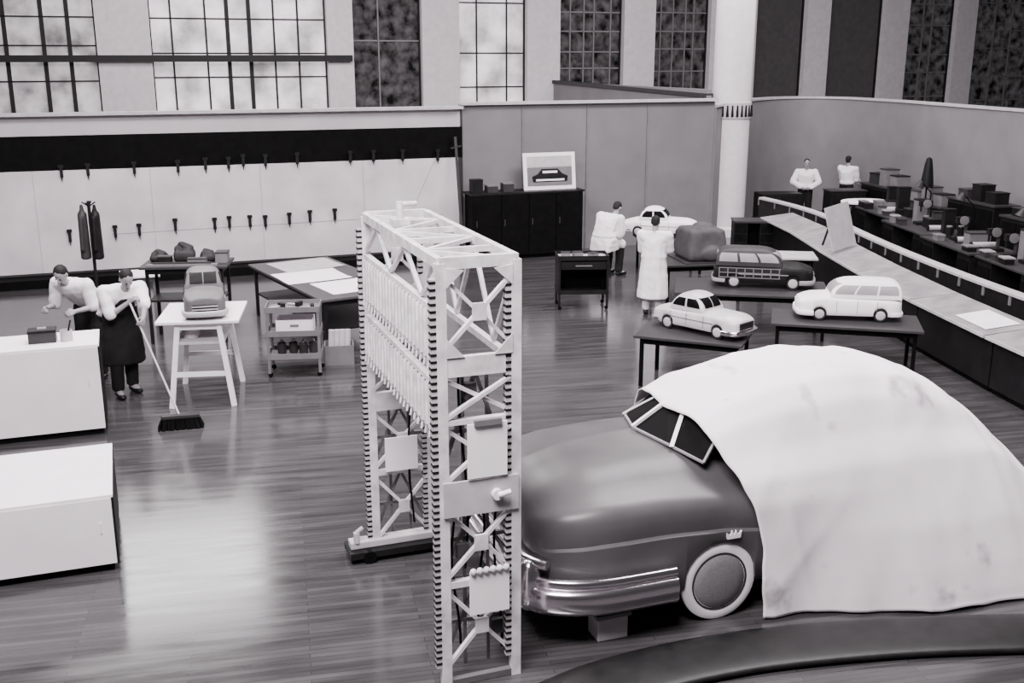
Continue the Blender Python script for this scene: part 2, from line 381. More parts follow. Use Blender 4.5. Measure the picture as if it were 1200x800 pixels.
b = NB(); tube(b, (-.12, .5, HZ+.02), (-.12, .5, HZ+.2), .03); tube(b, (-.12, .5, HZ+.18), (.02, .5, HZ+.18), .02); box(b, (-.12, .5, HZ+.04), (.14, .14, .05)); obj('winch', b, M['gantry'], t)
for (x, y, z0, z1) in ((-.1, -HY+.06, 2.4, .9), (.16, -HY+.07, 1.45, .2), (.02, -HY+.05, 1.42, .5), (.08, HY-.05, 2.0, .3), (-.17, -HY+.05, 1.4, .3)):
    pts = [(x+.03*math.sin(q*5+x*20), y, z0+(z1-z0)*q) for q in [i/14 for i in range(15)]]
    b = NB()
    for p_, q_ in zip(pts, pts[1:]): tube(b, p_, q_, .010, seg=6)
    obj('cable', b, M['black'], t)
for (x, z) in ((-.12, 1.05), (.14, .4), (-.05, 2.25)):
    bx('junction_box', M['darkgrey'], t, ((x, -HY+.05, z), (.09, .05, .12)), bev=.006)
b = NB(); box(b, (.04, -HY-.06, 1.84), (.29, .015, .40)); obj('card', b, M['paper'], t)
b = NB(); box(b, (.04, -HY-.075, 2.05), (.2, .03, .04)); obj('card_clip', b, M['mid'], t)
b = NB(); box(b, (0, -HY-.04, 1.49), (2*HX+.02, .02, .26)); obj('panel', b, M['light'], t)
b = NB(); tube(b, (.11, -HY-.05, 1.5), (.11, -HY-.09, 1.5), .04); tube(b, (.11, -HY-.09, 1.5), (.2, -HY-.1, 1.52), .02); obj('crank', b, M['white'], t)
b = NB(); box(b, (.05, -HY-.06, .75), (.30, .015, .34)); obj('card', b, M['paper'], t)
b = NB(); tube(b, (-.09, -HY-.07, .92), (.19, -HY-.07, .92), .012)
for k in range(6): ball(b, (-.075+.05*k, -HY-.07, .925), .026, seg=8)
obj('ring_binding', b, M['gantry'], t)
bx('card', M['paper'], t, ((-.02, HY-.06, 1.0), (.3, .015, .32)))

# ------------------------------------------------------------------ car bodies
def loft_body(bm, uN, uT, Wd, zs_f, zt_f, bot, axles, ra, wz, rf, rt, endw=.32, N=44, p=2.4, hk0=.62, full_size=False):
    us = [uT+(uN-uT)*(.5-.5*math.cos(math.pi*i/N)) for i in range(N+1)]
    for a in axles: us += [a+ra*math.cos(math.pi*k/12) for k in range(13)] + [a+ra*1.001, a-ra*1.001]
    us = sorted(set(round(u, 5) for u in us)); rings = []
    for u in us:
        k = 1.0
        if u > uN-rf: k = max(0, 1-((u-(uN-rf))/rf)**p)**(1/p)
        if u < uT+rt: k = min(k, max(0, 1-(((uT+rt)-u)/rt)**p)**(1/p))
        Wk = Wd*(endw+(1-endw)*k); zb = bot; zs = zs_f(u); zt = zt_f(u)
        zm = (bot+zs)/2; hk = hk0+(1-hk0)*k
        zs = zm+(zs-zm)*hk; zt = zm+(zt-zm)*hk; zb = zm+(zb-zm)*(.8+.2*k)
        z0 = zb
        for a in axles:
            d = abs(u-a)
            if d < ra: zb = max(zb, wz+math.sqrt(ra*ra-d*d))
        h = zs-zb; d_ = zt-zs
        if full_size:
            # full rounded hood running into the fender, one crisp low side crease
            zc = min(z0+.66*(zs-z0), zs-.03); zc = max(zc, zb+.03)
            half = [(0, zb), (.86, zb), (.97, zb+.01*h), (1.005, zb+.08*h), (1.014, zb+.45*(zc-zb)), (1.024, zc-.026), (1.024, zc-.012), (.988, zc+.004), (.994, zc+.35*(zs-zc)), (.985, zc+.62*(zs-zc)), (.962, zc+.82*(zs-zc)), (.925, zc+.95*(zs-zc)), (.88, zs+.03*d_), (.82, zs+.13*d_), (.75, zs+.26*d_), (.68, zs+.44*d_), (.60, zs+.63*d_), (.50, zs+.79*d_), (.36, zs+.91*d_), (.20, zs+.97*d_), (.06, zs+1.0*d_), (.025, zs+1.0*d_+.012), (0, zs+d_+.014)]
        else:
            half = [(0, zb), (.86, zb), (.965, zb+.02*h), (1.0, zb+.1*h), (1.01, zb+.35*h), (1.005, zb+.6*h), (.99, zb+.78*h), (.96, zb+.9*h), (.90, zb+1.0*h), (.80, zs+.10*d_), (.66, zs+.42*d_), (.5, zs+.74*d_), (.28, zs+.93*d_), (0, zt)]
        full = [(f*Wk, z) for f, z in half] + [(-f*Wk, z) for f, z in reversed(half[1:-1])]
        rings.append([bm.verts.new((u, y, z)) for y, z in full])
    n_ = len(rings[0])
    for i in range(len(rings)-1):
        for k in range(n_): bm.faces.new((rings[i][k], rings[i][(k+1) % n_], rings[i+1][(k+1) % n_], rings[i+1][k]))
    bm.faces.new(rings[0]); bm.faces.new(list(reversed(rings[-1])))
def half_width(u, uN, Wd, rf, endw=.32, p=2.4):
    k = 1.0
    if u > uN-rf: k = max(0, 1-((u-(uN-rf))/rf)**p)**(1/p)
    return Wd*(endw+(1-endw)*k)*1.01
def contour(uN, Wd, rf, off, z, ustart, endw=.32, wmax=None, p=2.4):
    pts = []
    N = 22
    for i in range(N+1):
        u = ustart+(uN-ustart)*math.sin(math.pi/2*i/N); pts.append((u+off*max(0, (u-(uN-rf))/rf), half_width(u, uN, Wd, rf, endw, p)+off, z))
    if wmax: pts = [q for q in pts if q[1] <= wmax]
    e = pts[-1]; pts += [(e[0]+.012, e[1]*.6, z), (e[0]+.018, 0, z)]
    return pts + [(q[0], -q[1], z) for q in reversed(pts[:-1])]
def wheel(parent, u, y, r, wdt, s, whitewall, m_t, m_w, m_h):
    mm = Matrix.Translation((u, y, r)) @ Matrix.Rotation(-s*R(90), 4, 'X')
    b = NB(); lathe(b, [(r*.6, -wdt/2), (r*.9, -wdt/2), (r, -wdt*.3), (r, wdt*.3), (r*.95, wdt*.46), (r*.6, wdt*.46)], mm, 36)
    o = obj('wheel', b, m_t, parent, smooth=True)
    if whitewall:
        b = NB(); lathe(b, [(r*.60, wdt*.42), (r*.68, wdt*.5), (r*.88, wdt*.53), (r*.98, wdt*.47), (r*.99, wdt*.36)], mm, 40); obj('whitewall', b, m_w, o, smooth=True)
        b = NB(); lathe(b, [(r*.66, wdt*.44), (r*.70, wdt*.53), (r*.735, wdt*.53), (r*.74, wdt*.44)], mm, 40); obj('rim', b, M['darkgrey'], o, smooth=True)
    b = NB(); lathe(b, [(r*.68, wdt*.35), (r*.68, wdt*.5), (r*.64, wdt*.55), (r*.45, wdt*.61), (r*.2, wdt*.65), (0, wdt*.66)], mm, 36); obj('hubcap', b, m_h, o, smooth=True)
    return o

O = Vector((1.365, 8.84, 0))
car = thing('car', 'full-size rounded dark grey sedan mock-up half covered by a white sheet', 'car', O, R(200))
UN, UT, WD, RF, EW, PP = 1.54, -3.7, .98, .72, .52, 2.4
zt_tab = [(-3.7, .72), (-3.0, .9), (-.6, 1.16), (-.1, 1.34), (.2, 1.37), (.5, 1.37), (1.0, 1.335), (1.3, 1.28), (1.54, 1.21)]
zs_tab = [(-3.7, .62), (-.5, .98), (0, 1.08), (.5, 1.12), (1.0, 1.12), (1.3, 1.09), (1.54, 1.04)]
b = NB(); loft_body(b, UN, UT, WD, lambda u: interp(zs_tab, u), lambda u: interp(zt_tab, u), .28, (0, -2.9), .328, .335, RF, .9, endw=EW, p=PP, hk0=.76, full_size=True, N=60)
obj('body', b, M['carpaint'], car, smooth=True, angle=36)
bx('light_blocker', M['black'], car, ((-1.0, 0, .45), (3.8, 1.2, .4)))  # unseen black box added inside the body to stop light through the wheel arches
for s in (-1, 1): wheel(car, 0, s*.87, .345, .2, s, True, M['tyre'], M['white'], M['hub'])
CT_ = lambda off, z, us_, wm=None: contour(UN, WD, RF, off, z, us_, EW, wm, PP)
b = NB(); sweep(b, CT_(.10, .42, .46), .10, .20, chamfer=.45); obj('front_bumper', b, M['chrome'], car, smooth=True, angle=80)
b = NB(); sweep(b, CT_(.075, .555, .46), .08, .09, rnd=12); obj('bumper_top_bar', b, M['chrome'], car, smooth=True, angle=80)
b = NB(); sweep(b, CT_(.05, .69, 1.0, .88), .09, .08, rnd=12); obj('grille', b, M['chrome'], car, smooth=True, angle=80)
for s in (-1, 1):
    yq = .72; uq = max(u for u in [UN-.004*i for i in range(300)] if half_width(u, UN, WD, RF, EW, PP) >= yq)
    b = NB(); ball(b, (uq+.10, s*(yq+.05), .50), (.11, .11, .22), seg=20); obj('bumper_guard', b, M['chrome'], car, smooth=True)
b = NB(); yb = .998
prism(b, [(-.03, yb, .73), (-.15, yb, .73), (-.16, yb, .79), (-.125, yb, .76), (-.108, yb, .80), (-.09, yb, .76), (-.072, yb, .80), (-.055, yb, .76), (-.02, yb, .79)], (0, .016, 0))
obj('badge', b, M['white'], car)
base = [(.04, .70, 1.285), (.22, .4, 1.365), (.34, 0, 1.395)]; top = [(-.18, .58, 1.50), (-.06, .34, 1.57), (.0, 0, 1.60)]
for s in (1, -1):
    b = NB(); bv = [b.verts.new((p_[0], s*p_[1], p_[2])) for p_ in base]; tv = [b.verts.new((p_[0], s*p_[1], p_[2])) for p_ in top]
    for i in range(2): b.faces.new((bv[i], bv[i+1], tv[i+1], tv[i]))
    obj('windshield', b, M['glass'], car)
b = NB()
for s in (1, -1):
    for q in (base, top):
        for i in range(2): bar(b, (q[i][0], s*q[i][1], q[i][2]), (q[i+1][0], s*q[i+1][1], q[i+1][2]), .018)
    bar(b, (base[0][0], s*base[0][1], base[0][2]), (top[0][0], s*top[0][1], top[0][2]), .02)
obj('windshield_frame', b, M['softgrey'], car)
for s in (1, -1):
    b = NB(); bar(b, (.21, s*.46, 1.36), (-.03, s*.22, 1.59), .035, .012); obj('windshield_strip', b, M['white'], car)
b = NB(); bar(b, (.345, 0, 1.4), (.005, 0, 1.605), .03); obj('windshield_divider', b, M['white'], car)
b = NB(); box(b, (-1.5, 0, 1.2), (2.2, .9, .5)); obj('cabin', b, M['dark'], car, bev=.15)

g = G(712, 742); t = thing('support_block', 'pale block propping up the car nose under its bumper', 'support block', g, YAW)
bx('block', M['light'], t, ((0, 0, .1), (.26, .2, .2)), bev=.008); bx('cap', M['mid'], t, ((0, 0, .215), (.3, .24, .03)))

sheet_R = [(.1, 1.565), (.0, 1.615), (-.3, 1.73), (-.8, 1.83), (-1.4, 1.88), (-2.0, 1.82), (-2.45, 1.65), (-2.8, 1.42), (-3.12, 1.14), (-3.4, .86), (-3.6, .5), (-3.7, .06)]
UE = -3.7
def sheet_half(u):
    Rz = interp(sheet_R, u); zsh = min(1.12, Rz*.74)
    q = max(0, min(1, (-.45-u)/1.7)); fl = .46*q*q*(3-2*q)
    return [(0, Rz), (.3, Rz-.012), (.5, Rz-.05), (.68, Rz-.05-.20*(Rz-zsh)), (.82, zsh+.38*(Rz-zsh)), (.97+.03*fl, zsh+.10*(Rz-zsh)), (1.05+.10*fl, zsh-.12*zsh), (1.08+.45*fl, zsh*.6), (1.10+.75*fl, zsh*.3), (1.11+fl, .03)]
def sample(pl, f):
    ds = [0]
    for a, c in zip(pl, pl[1:]): ds.append(ds[-1]+math.hypot(c[0]-a[0], c[1]-a[1]))
    L = ds[-1]*f
    for i in range(len(pl)-1):
        if L <= ds[i+1]+1e-9:
            q = (L-ds[i])/max(1e-9, ds[i+1]-ds[i]); return (pl[i][0]+(pl[i+1][0]-pl[i][0])*q, pl[i][1]+(pl[i+1][1]-pl[i][1])*q)
    return pl[-1]
def ridge(x):
    return (1-abs(noise.noise(x)*2))**3 if abs(noise.noise(x)*2) < 1 else 0
b = NB(); NJ, NI = 80, 130; grid = []
for i in range(NI+1):
    row = []
    for j in range(-NJ, NJ+1):
        f = abs(j)/NJ; sg = 1 if j >= 0 else -1
        ue = interp([(0, .08), (.25, -.0), (.37, -.07), (.5, -.16), (.62, -.27), (.75, -.325), (1, -.34)], f) + .003*math.sin(j*.8)+.006*math.sin(j*.29)
        u = ue+(UE-ue)*(i/NI)
        y, z = sample(sheet_half(u), f)
        nz = noise.noise(Vector((u*1.5, y*1.5*sg, z*1.2+5)))*.022 + noise.noise(Vector((u*4.0+z*1.0*sg, y*sg*3, z*1.0)))*.009
        crease = .014*ridge(Vector((u*1.1+z*.9, sg*y*.5-z*.3, 3.3)))+.011*ridge(Vector((u*2.3-z*.6, sg*y*.9+z*.7, 9.1)))
        fold = .018*noise.noise(Vector((u*3.2+z*.5, sg*3, z*.35)))*max(0, f-.5)*2
        d = nz+fold+crease+.010
        fade = min(1, i/6+.4)
        y += d*fade*min(1, f*2.0); z += d*fade*max(0, 1-f*1.6)
        zz = max(.015, z)
        if f > .985: zz = max(.015, .02+.03*abs(noise.noise(Vector((u*2.2, sg, 4)))))
        row.append(b.verts.new((u, sg*y, zz)))
    grid.append(row)
for _ in range(2):
    pos = [[v.co.copy() for v in r_] for r_ in grid]
    for i in range(NI+1):
        for j in range(1, 2*NJ): grid[i][j].co = pos[i][j]*.5+(pos[i][j-1]+pos[i][j+1])*.25
for i in range(NI):
    for j in range(2*NJ): b.faces.new((grid[i][j], grid[i][j+1], grid[i+1][j+1], grid[i+1][j]))
sh = obj('dust_sheet', b, M['sheet'], smooth=True, angle=80); sh.location = O; sh.rotation_euler = (0, 0, R(200))
so = sh.modifiers.new('thickness', 'SOLIDIFY'); so.thickness = .012; so.offset = 1
tag(sh, 'large white dust sheet draped over the roof and rear of the car', 'sheet')

o0 = G(900, 740); t = thing('curved_rim', 'broad dark smooth curved rim with a light edge on the floor at the bottom right', 'rim', o0)
arc = smooth_path([G(a_, c_)-o0 for a_, c_ in [(656, 800), (705, 780), (770, 762), (835, 749), (900, 740), (1000, 731), (1100, 726), (1270, 722)]], 6)
b = NB(); sweep(b, [q+Vector((0, -.30, .04)) for q in arc], .56, .08, rnd=24); obj('bead', b, M['rim'], t, smooth=True, angle=80)
b = NB(); sweep(b, [q+Vector((0, -.01, .02)) for q in arc], .03, .03, rnd=8); obj('edging', b, M['mid'], t, smooth=True)

# ------------------------------------------------------------------ model cars
def model_car(name, label, loc, rz, L, Wd, Ht, style, paint, trim=None, glass=None, group=None, whitewall=False, lamp=None, wood=None):
    glass = glass or M['glass']; trim = trim or M['chrome']
    r = thing(name, label, 'model car', loc, rz, group)
    rw = .068*L; hw = Wd/2; belt = .60*Ht; ax = (.30*L, -.29*L)
    uN, uT = L/2, -L/2; rf = .16*L; rt = .14*L if style in ('wagon', 'woody') else .2*L
    if style in ('wagon', 'woody'): zt = [(uT, belt*.98), (.1*L, belt*1.02), (.2*L, belt*1.06), (.35*L, belt*1.02), (uN, belt*.88)]
    else: zt = [(uT, belt*.86), (-.3*L, belt*1.0), (-.1*L, belt*1.0), (.15*L, belt*1.05), (.36*L, belt*1.02), (uN, belt*.90)]
    b = NB(); loft_body(b, uN, uT, hw, lambda u: interp(zt, u)*.90, lambda u: interp(zt, u), rw*.8, ax, rw*1.05, rw, rf, rt, endw=.6, N=30, hk0=.72)
    obj('body', b, paint, r, smooth=True, angle=50)
    bx('underside', M['black'], r, ((0, 0, rw*1.1), (L*.8, Wd*.6, rw*.9)))
    for a in ax:
        for s in (-1, 1): wheel(r, a, s*hw*.88, rw, hw*.22, s, whitewall, M['tyre'], M['white'], M['light'])
    b = NB(); sweep(b, contour(uN, hw, rf, .018, rw*1.15, .36*L, endw=.6), .035, .065*Ht*2, rnd=10); obj('front_bumper', b, trim, r, smooth=True, angle=80)
    b = NB(); c = contour(-uT, hw, rt, .012, rw*1.15, .38*L, endw=.6); sweep(b, [(-x, y, z) for x, y, z in c], .025, .05*Ht*2, rnd=8); obj('rear_bumper', b, trim, r, smooth=True)
    bx('grille', M['dark'] if trim != paint else trim, r, ((uN*.985, 0, rw*1.95), (.03, Wd*.6, .2*Ht)))
    for q in (-1, 0, 1): bx('grille_bar', trim, r, ((uN*.995, 0, rw*1.95+q*.065*Ht), (.035, Wd*.62, .028*Ht)))
    for s in (-1, 1):
        b = NB(); ball(b, (uN-.05*L, s*hw*.76, belt*.70), (.022*L, .065*Wd, .065*Wd)); obj('headlight', b, lamp or (M['light'] if trim != paint else trim), r, smooth=True)
        if style != 'wagon': bx('side_molding', trim, r, ((0, s*hw*1.012, belt*.62), (.5*L, .008, .02*Ht)))
        if style in ('sedan', 'wagon'):
            for q in (.14, -.06, -.25): bx('door_seam', M['mid'] if paint != M['clay'] else M['dark'], r, ((q*L, s*hw*1.006, belt*.60), (.006, .008, belt*.5)))
    zb = belt*.93; Hc = Ht-zb
    CAB = {'sedan': (.12, -.275, 2.1, 2.3, 3.6), 'wagon': (.20, -.485, 2.5, 6.0, 3.4), 'woody': (.19, -.48, 2.5, 6.0, 3.4)}
    if style in CAB:
        uf, ur, mf, mr_, nn = CAB[style]; uf *= L; ur *= L
        uc = {'sedan': -.08*L, 'wagon': -.08*L, 'woody': -.08*L}[style]; Wc = hw*.90
        def A(u):
            q = (u-uc)/(uf-uc) if u >= uc else (uc-u)/(uc-ur); m_ = mf if u >= uc else mr_
            return max(0, 1-min(1, q)**m_)**(1/m_)
        def Bf(t_): return max(0, 1-min(1, abs(t_))**nn)**(1/nn)
        def surf(a, c_):
            sa = math.sin((a-.5)*math.pi); sc = math.sin((c_-.5)*math.pi)
            u = uc+(uf-uc)*sa if sa >= 0 else uc+(uc-ur)*sa
            return (u, Wc*sc, zb+Hc*A(u)*Bf(sc))
        b = NB(); gridmesh(b, surf, 40, 28); bmesh.ops.remove_doubles(b, verts=b.verts, dist=1e-5)
        obj('cabin', b, M['darkgrey'] if style == 'woody' else paint, r, smooth=True, angle=70)
        def side_pt(u, z, s):
            B = min(.999, (z-zb)/(Hc*max(1e-3, A(u)))); return (u, s*(Wc*max(0, 1-B**nn)**(1/nn)+.004), z+.002)
        def front_pt(t_, z, front):
            Aq = min(.999, (z-zb)/(Hc*Bf(t_))); m_ = mf if front else mr_; q = max(0, 1-Aq**m_)**(1/m_)
            return (uc+(uf-uc)*q+.004, Wc*t_, z+.003) if front else (uc-(uc-ur)*q-.004, Wc*t_, z+.003)
        z1, z2 = zb+.24*Hc, zb+.72*Hc
        def ulim(z, front):
            Aq = min(.999, (z-zb)/Hc/.86); m_ = mf if front else mr_; q = max(0, 1-Aq**m_)**(1/m_)
            return uc+(uf-uc)*q if front else uc-(uc-ur)*q
        cuts = {'sedan': ((.08, .48), (.54, .92)), 'wagon': ((.05, .32), (.35, .64), (.67, .95)), 'woody': ((.05, .32), (.36, .63), (.67, .95))}[style]
        for s in (-1, 1):
            for a_, c_ in cuts:
                def wf(i, j):
                    z = z1+(z2-z1)*j; f_, r_ = ulim(z, True), ulim(z, False); return side_pt(f_+(r_-f_)*(a_+(c_-a_)*i), z, s)
                b = NB(); gridmesh(b, wf, 6, 5); obj('side_window', b, glass, r, smooth=True)
        for nm, fr in (('windshield', True), ('rear_window', False)):
            for t0, t1 in ((-.74, -.03), (.03, .74)) if fr else ((-.6, .6),):
                b = NB(); gridmesh(b, lambda i, j: front_pt(t0+(t1-t0)*i, z1+(z2+.06*Hc-z1)*j, fr), 6, 5); obj(nm, b, glass, r, smooth=True)
        if style == 'woody':
            for s in (-1, 1):
                y = s*(hw*1.01)
                b = NB()
                for z in (belt*.86, belt*.66, belt*.46): box(b, (-.14*L, y, z), (.62*L, .012, .014))
                for k in range(8): box(b, (.16*L-.086*L*k, y, belt*.66), (.010*L, .012, belt*.42))
                obj('wood_trim', b, wood or M['softgrey'], r)
    return r

def table(name, label, loc, rz, lx, ly, h, mt, ml, splay=0.0, group=None, shelf=None, legw=.05, cat='table', shelfmat=None, inset=.1):
    t = thing(name, label, cat, loc, rz, group)
    bx('tabletop', mt, t, ((0, 0, h-.02), (lx, ly, .04)), bev=.006)
    ix, iy = lx/2-inset, ly/2-.1
    for sx in (-1, 1):
        for sy in (-1, 1):
            b = NB(); bar(b, (sx*ix, sy*iy, h-.04), (sx*(ix+splay), sy*(iy+splay*.6), 0.0), legw); obj('leg', b, ml, t)
    bx('apron', ml, t, ((0, iy, h-.085), (2*ix, .03, .09)), ((0, -iy, h-.085), (2*ix, .03, .09)), ((ix, 0, h-.085), (.03, 2*iy, .09)), ((-ix, 0, h-.085), (.03, 2*iy, .09)))
    if splay:
        f_ = .62; xx = ix+splay*f_; yy = iy+splay*.6*f_
        for sy in (-1, 1): bx('crossbar', ml, t, ((0, sy*yy, h*(1-f_)), (2*xx, .04, .06)))
    if shelf: bx('shelf', shelfmat or ml, t, ((0, 0, shelf), (2*ix+splay*.8, 2*iy+splay*.4, .03)))
    return t
TH = .75
g = G(815, 388, TH); table('model_table', 'low dark table carrying the silver sedan model', (g.x, g.y, 0), R(-22), 1.5, 1.1, TH, M['darkgrey'], M['black'])
g = G(823, 387, TH); model_car('model_car', 'silver sedan scale model with a separate trunk, tail to the rear left', (g.x, g.y, TH), R(-46), 1.44, .55, .55, 'sedan', M['silver'])
g = G(990, 374, TH); table('model_table', 'dark table carrying the white station wagon model', (g.x, g.y, 0), R(-14), 2.1, 1.0, TH, M['darkgrey'], M['black'])
g = G(992, 371, TH); model_car('model_car', 'small white station wagon scale model on the right-hand table', (g.x, g.y, TH), R(172), 1.46, .62, .60, 'wagon', M['white'], glass=M['softgrey'], trim=M['white'])
g = G(880, 336, TH); table('model_table', 'wide dark table carrying the wood-sided wagon model', (g.x, g.y, 0), R(-10), 2.5, 1.3, TH, M['darkgrey'], M['black'])
g = G(893, 334, TH); model_car('model_car', 'dark wood-sided station wagon scale model with subdued framing', (g.x, g.y, TH), R(-12), 1.62, .66, .66, 'woody', M['dark'], glass=M['softgrey'], trim=M['softgrey'], wood=M['mid'])
g = G(815, 303, TH); table('model_table', 'dark table under the dark lumpy clay block beside the white-coated worker', (g.x, g.y, 0), R(10), 1.6, 1.2, TH, M['darkgrey'], M['black']); gl = G(820, 303, TH)
g = G(776, 277, TH); table('model_table', 'dark table under the white sedan model at the panel wall', (g.x+.15, g.y, 0), R(5), 1.4, .95, TH, M['darkgrey'], M['black'])
g = G(768, 275, TH); model_car('model_car', 'white sedan scale model with dark windows near the panel wall', (g.x+.10, g.y, TH), R(-14), 1.55, .64, .62, 'sedan', M['white'])
g = G(922, 298, TH); table('side_table', 'small table with a pale top behind the wood-sided wagon', (g.x, g.y, 0), R(-8), 1.1, .8, TH, M['light'], M['black'])

# ------------------------------------------------------------------ left hand side
def tool(name, label, cat, loc, rz, parts, group=None):
    t = thing(name, label, cat, loc, rz, group)
    for nm, m, fn in parts:
        b = NB(); fn(b); obj(nm, b, m, t)
    return t
def crate(b, lx, ly, h, th=.012):
    box(b, (0, 0, th/2), (lx, ly, th)); box(b, (0, ly/2, h/2), (lx, th, h)); box(b, (0, -ly/2, h/2), (lx, th, h)); box(b, (lx/2, 0, h/2), (th, ly, h)); box(b, (-lx/2, 0, h/2), (th, ly, h))
SP = []
_t = NB(); bmesh.ops.create_icosphere(_t, subdivisions=2, radius=1); SP = [tuple(v.co) for v in _t.verts]; _t.free()
def hull(bm, balls, m=I4):
    t_ = NB()
    for c, r in balls:
        rr = r if isinstance(r, (tuple, list)) else (r, r, r)
        for d in SP: t_.verts.new(m @ Vector((c[0]+d[0]*rr[0], c[1]+d[1]*rr[1], c[2]+d[2]*rr[2])))
    bmesh.ops.convex_hull(t_, input=t_.verts)
    lo = [v for v in t_.verts if not v.link_faces]
    if lo: bmesh.ops.delete(t_, geom=lo, context='VERTS')
    bmesh.ops.recalc_face_normals(t_, faces=t_.faces)
    me = bpy.data.meshes.new('tmp'); t_.to_mesh(me); t_.free(); bm.from_mesh(me); bpy.data.meshes.remove(me)
def remesh(name, bm, m, parent, vox=.012, it=3, wrinkle=0.0):
    me = bpy.data.meshes.new(name); bm.to_mesh(me); bm.free()
    o = bpy.data.objects.new(name, me); C.objects.link(o)
    md = o.modifiers.new('r', 'REMESH'); md.mode = 'VOXEL'; md.voxel_size = vox; md.use_smooth_shade = True
    sm = o.modifiers.new('s', 'SMOOTH'); sm.iterations = it; sm.factor = .5
    bpy.context.view_layer.update(); dg_ = bpy.context.evaluated_depsgraph_get()
    nm = bpy.data.meshes.new_from_object(o.evaluated_get(dg_)); o.modifiers.clear(); o.data = nm; nm.name = name
    nm.materials.clear(); nm.materials.append(m)
    if wrinkle:   # cloth folds: mostly vertical, pushed along the normals
        nn_ = [v.normal.copy() for v in nm.vertices]
        for v, nv in zip(nm.vertices, nn_):
            c_ = v.co; q = noise.noise(Vector((c_.x*11, c_.y*11, c_.z*3.2)))*.7+noise.noise(Vector((c_.x*7+c_.z*9, c_.y*7, c_.z*8+4)))*.6
            v.co = c_+nv*(q*wrinkle+wrinkle*.35)
    for p_ in nm.polygons: p_.use_smooth = True
    o.parent = parent; return o

t = thing('clay_block', 'dark lumpy boxy clay block on the table beside the white-coated worker', 'clay block', (gl.x, gl.y, TH), R(12))
b = NB(); hull(b, [((sx*.32, sy*.38, .12), (.08, .08, .10)) for sx in (-1, 1) for sy in (-1, 1)]+[((sx*.29, sy*.30, .54), (.07, .08, .07)) for sx in (-1, 1) for sy in (-1, 1)])
hull(b, [((.08, -.44, .16), (.24, .07, .14))]); hull(b, [((.06, .05, .64), (.2, .22, .06))]); hull(b, [((-.2, -.15, .60), (.1, .14, .06))])
remesh('lump', b, M['blockclay'], t, .03, 1)
bx('base_board', M['darkgrey'], t, ((0, 0, .012), (.98, 1.05, .024)))

g = Vector((-4.17, 14.0, 0)); SH = 1.17
table('modelling_stand', 'pale-topped splayed-leg stand carrying the front-facing clay car model', g, R(8), 1.06, 1.15, SH, M['white'], M['white'], splay=.14, shelf=.86, legw=.065, cat='stand', shelfmat=M['light'], inset=.27)
t = thing('paint_tin', 'pale tin on the shelf of the modelling stand', 'tin', (g.x-.1, g.y-.25, .88)); b = NB(); lathe(b, [(.1, 0), (.105, .01), (.105, .16), (.1, .17)], seg=24); obj('body', b, M['light'], t, smooth=True); b = NB(); lathe(b, [(.108, .16), (.108, .18), (.09, .18), (.09, .17)], seg=24); obj('lid', b, M['white'], t)
model_car('clay_model', 'grey clay car model facing the camera on the splayed-leg stand', (g.x+.03, g.y+.02, SH), R(-74), 1.12, .52, .60, 'sedan', M['clay'], trim=M['light'], glass=M['dark'], lamp=M['white'])
g2 = Vector((-5.25, 17.0, 0)); S2 = 1.27; table('modelling_stand', 'tall dark stand behind, heaped with clay pieces', g2, R(5), 1.36, .8, S2, M['darkgrey'], M['dark'], cat='stand', shelf=.7)
for k, (dx, dy, sx, sy, sz) in enumerate([(-.48, .10, .15, .17, .17), (-.08, .14, .2, .18, .27), (.30, .12, .14, .15, .18)]):
    b = NB()
    hull(b, [((q1*sx*.6, q2*sy*.6, sz*.35), (sx*.25, sy*.25, sz*.35)) for q1 in (-1, 1) for q2 in (-1, 1)]); hull(b, [((.3*sx, 0, sz*.8), (sx*.5, sy*.5, sz*.2)), ((-.2*sx, .1*sy, sz*1.05), (sx*.3, sy*.4, sz*.12))]); hull(b, [((-sx*.55, -.02, sz*.75), (sx*.25, sy*.5, sz*.2))])
    o = remesh('clay_lump', b, M['darkclay'], None, .02, 1); o.location = (g2.x+dx, g2.y+dy, S2+.002); o.rotation_euler = (0, 0, k*.2)
    tag(o, ['rough dark clay lump at the left end of the tall dark stand', 'largest dark clay lump in the middle of the tall dark stand', 'rough dark clay lump at the right of the tall dark stand'][k], 'clay lump')
for k, (dx, dy, lx, ly, h_, v) in enumerate([(.55, .08, .18, .24, .15, 'mid'), (-.30, -.18, .2, .12, .12, 'dark'), (.22, -.19, .28, .12, .09, 'mid')]):
    tool('clay_box', ['grey tool box at the right end of the tall dark stand', 'black tool box before the lumps on the tall dark stand', 'flat grey tool box before the lumps on the tall dark stand'][k], 'box', (g2.x+dx, g2.y+dy, S2+.002), R(5), [('body', M[v], lambda b: crate(b, lx, ly, h_)), ('lid', M['darkgrey'], lambda b: box(b, (0, 0, h_+.01), (lx+.02, ly+.02, .02)))])
tool('clay_board', 'flat dark board lying along the front edge of the tall dark stand', 'board', (g2.x+.02, g2.y-.345, S2+.002), R(5), [('panel', M['mid'], lambda b: box(b, (0, 0, .02), (1.1, .08, .035))), ('batten', M['darkgrey'], lambda b: box(b, (0, .01, .05), (.9, .03, .03)))])
table('work_table', 'small pale work table behind the man with the broom', (-6.4, 18.0, 0), R(20), .65, .6, .9, M['white'], M['mid'])
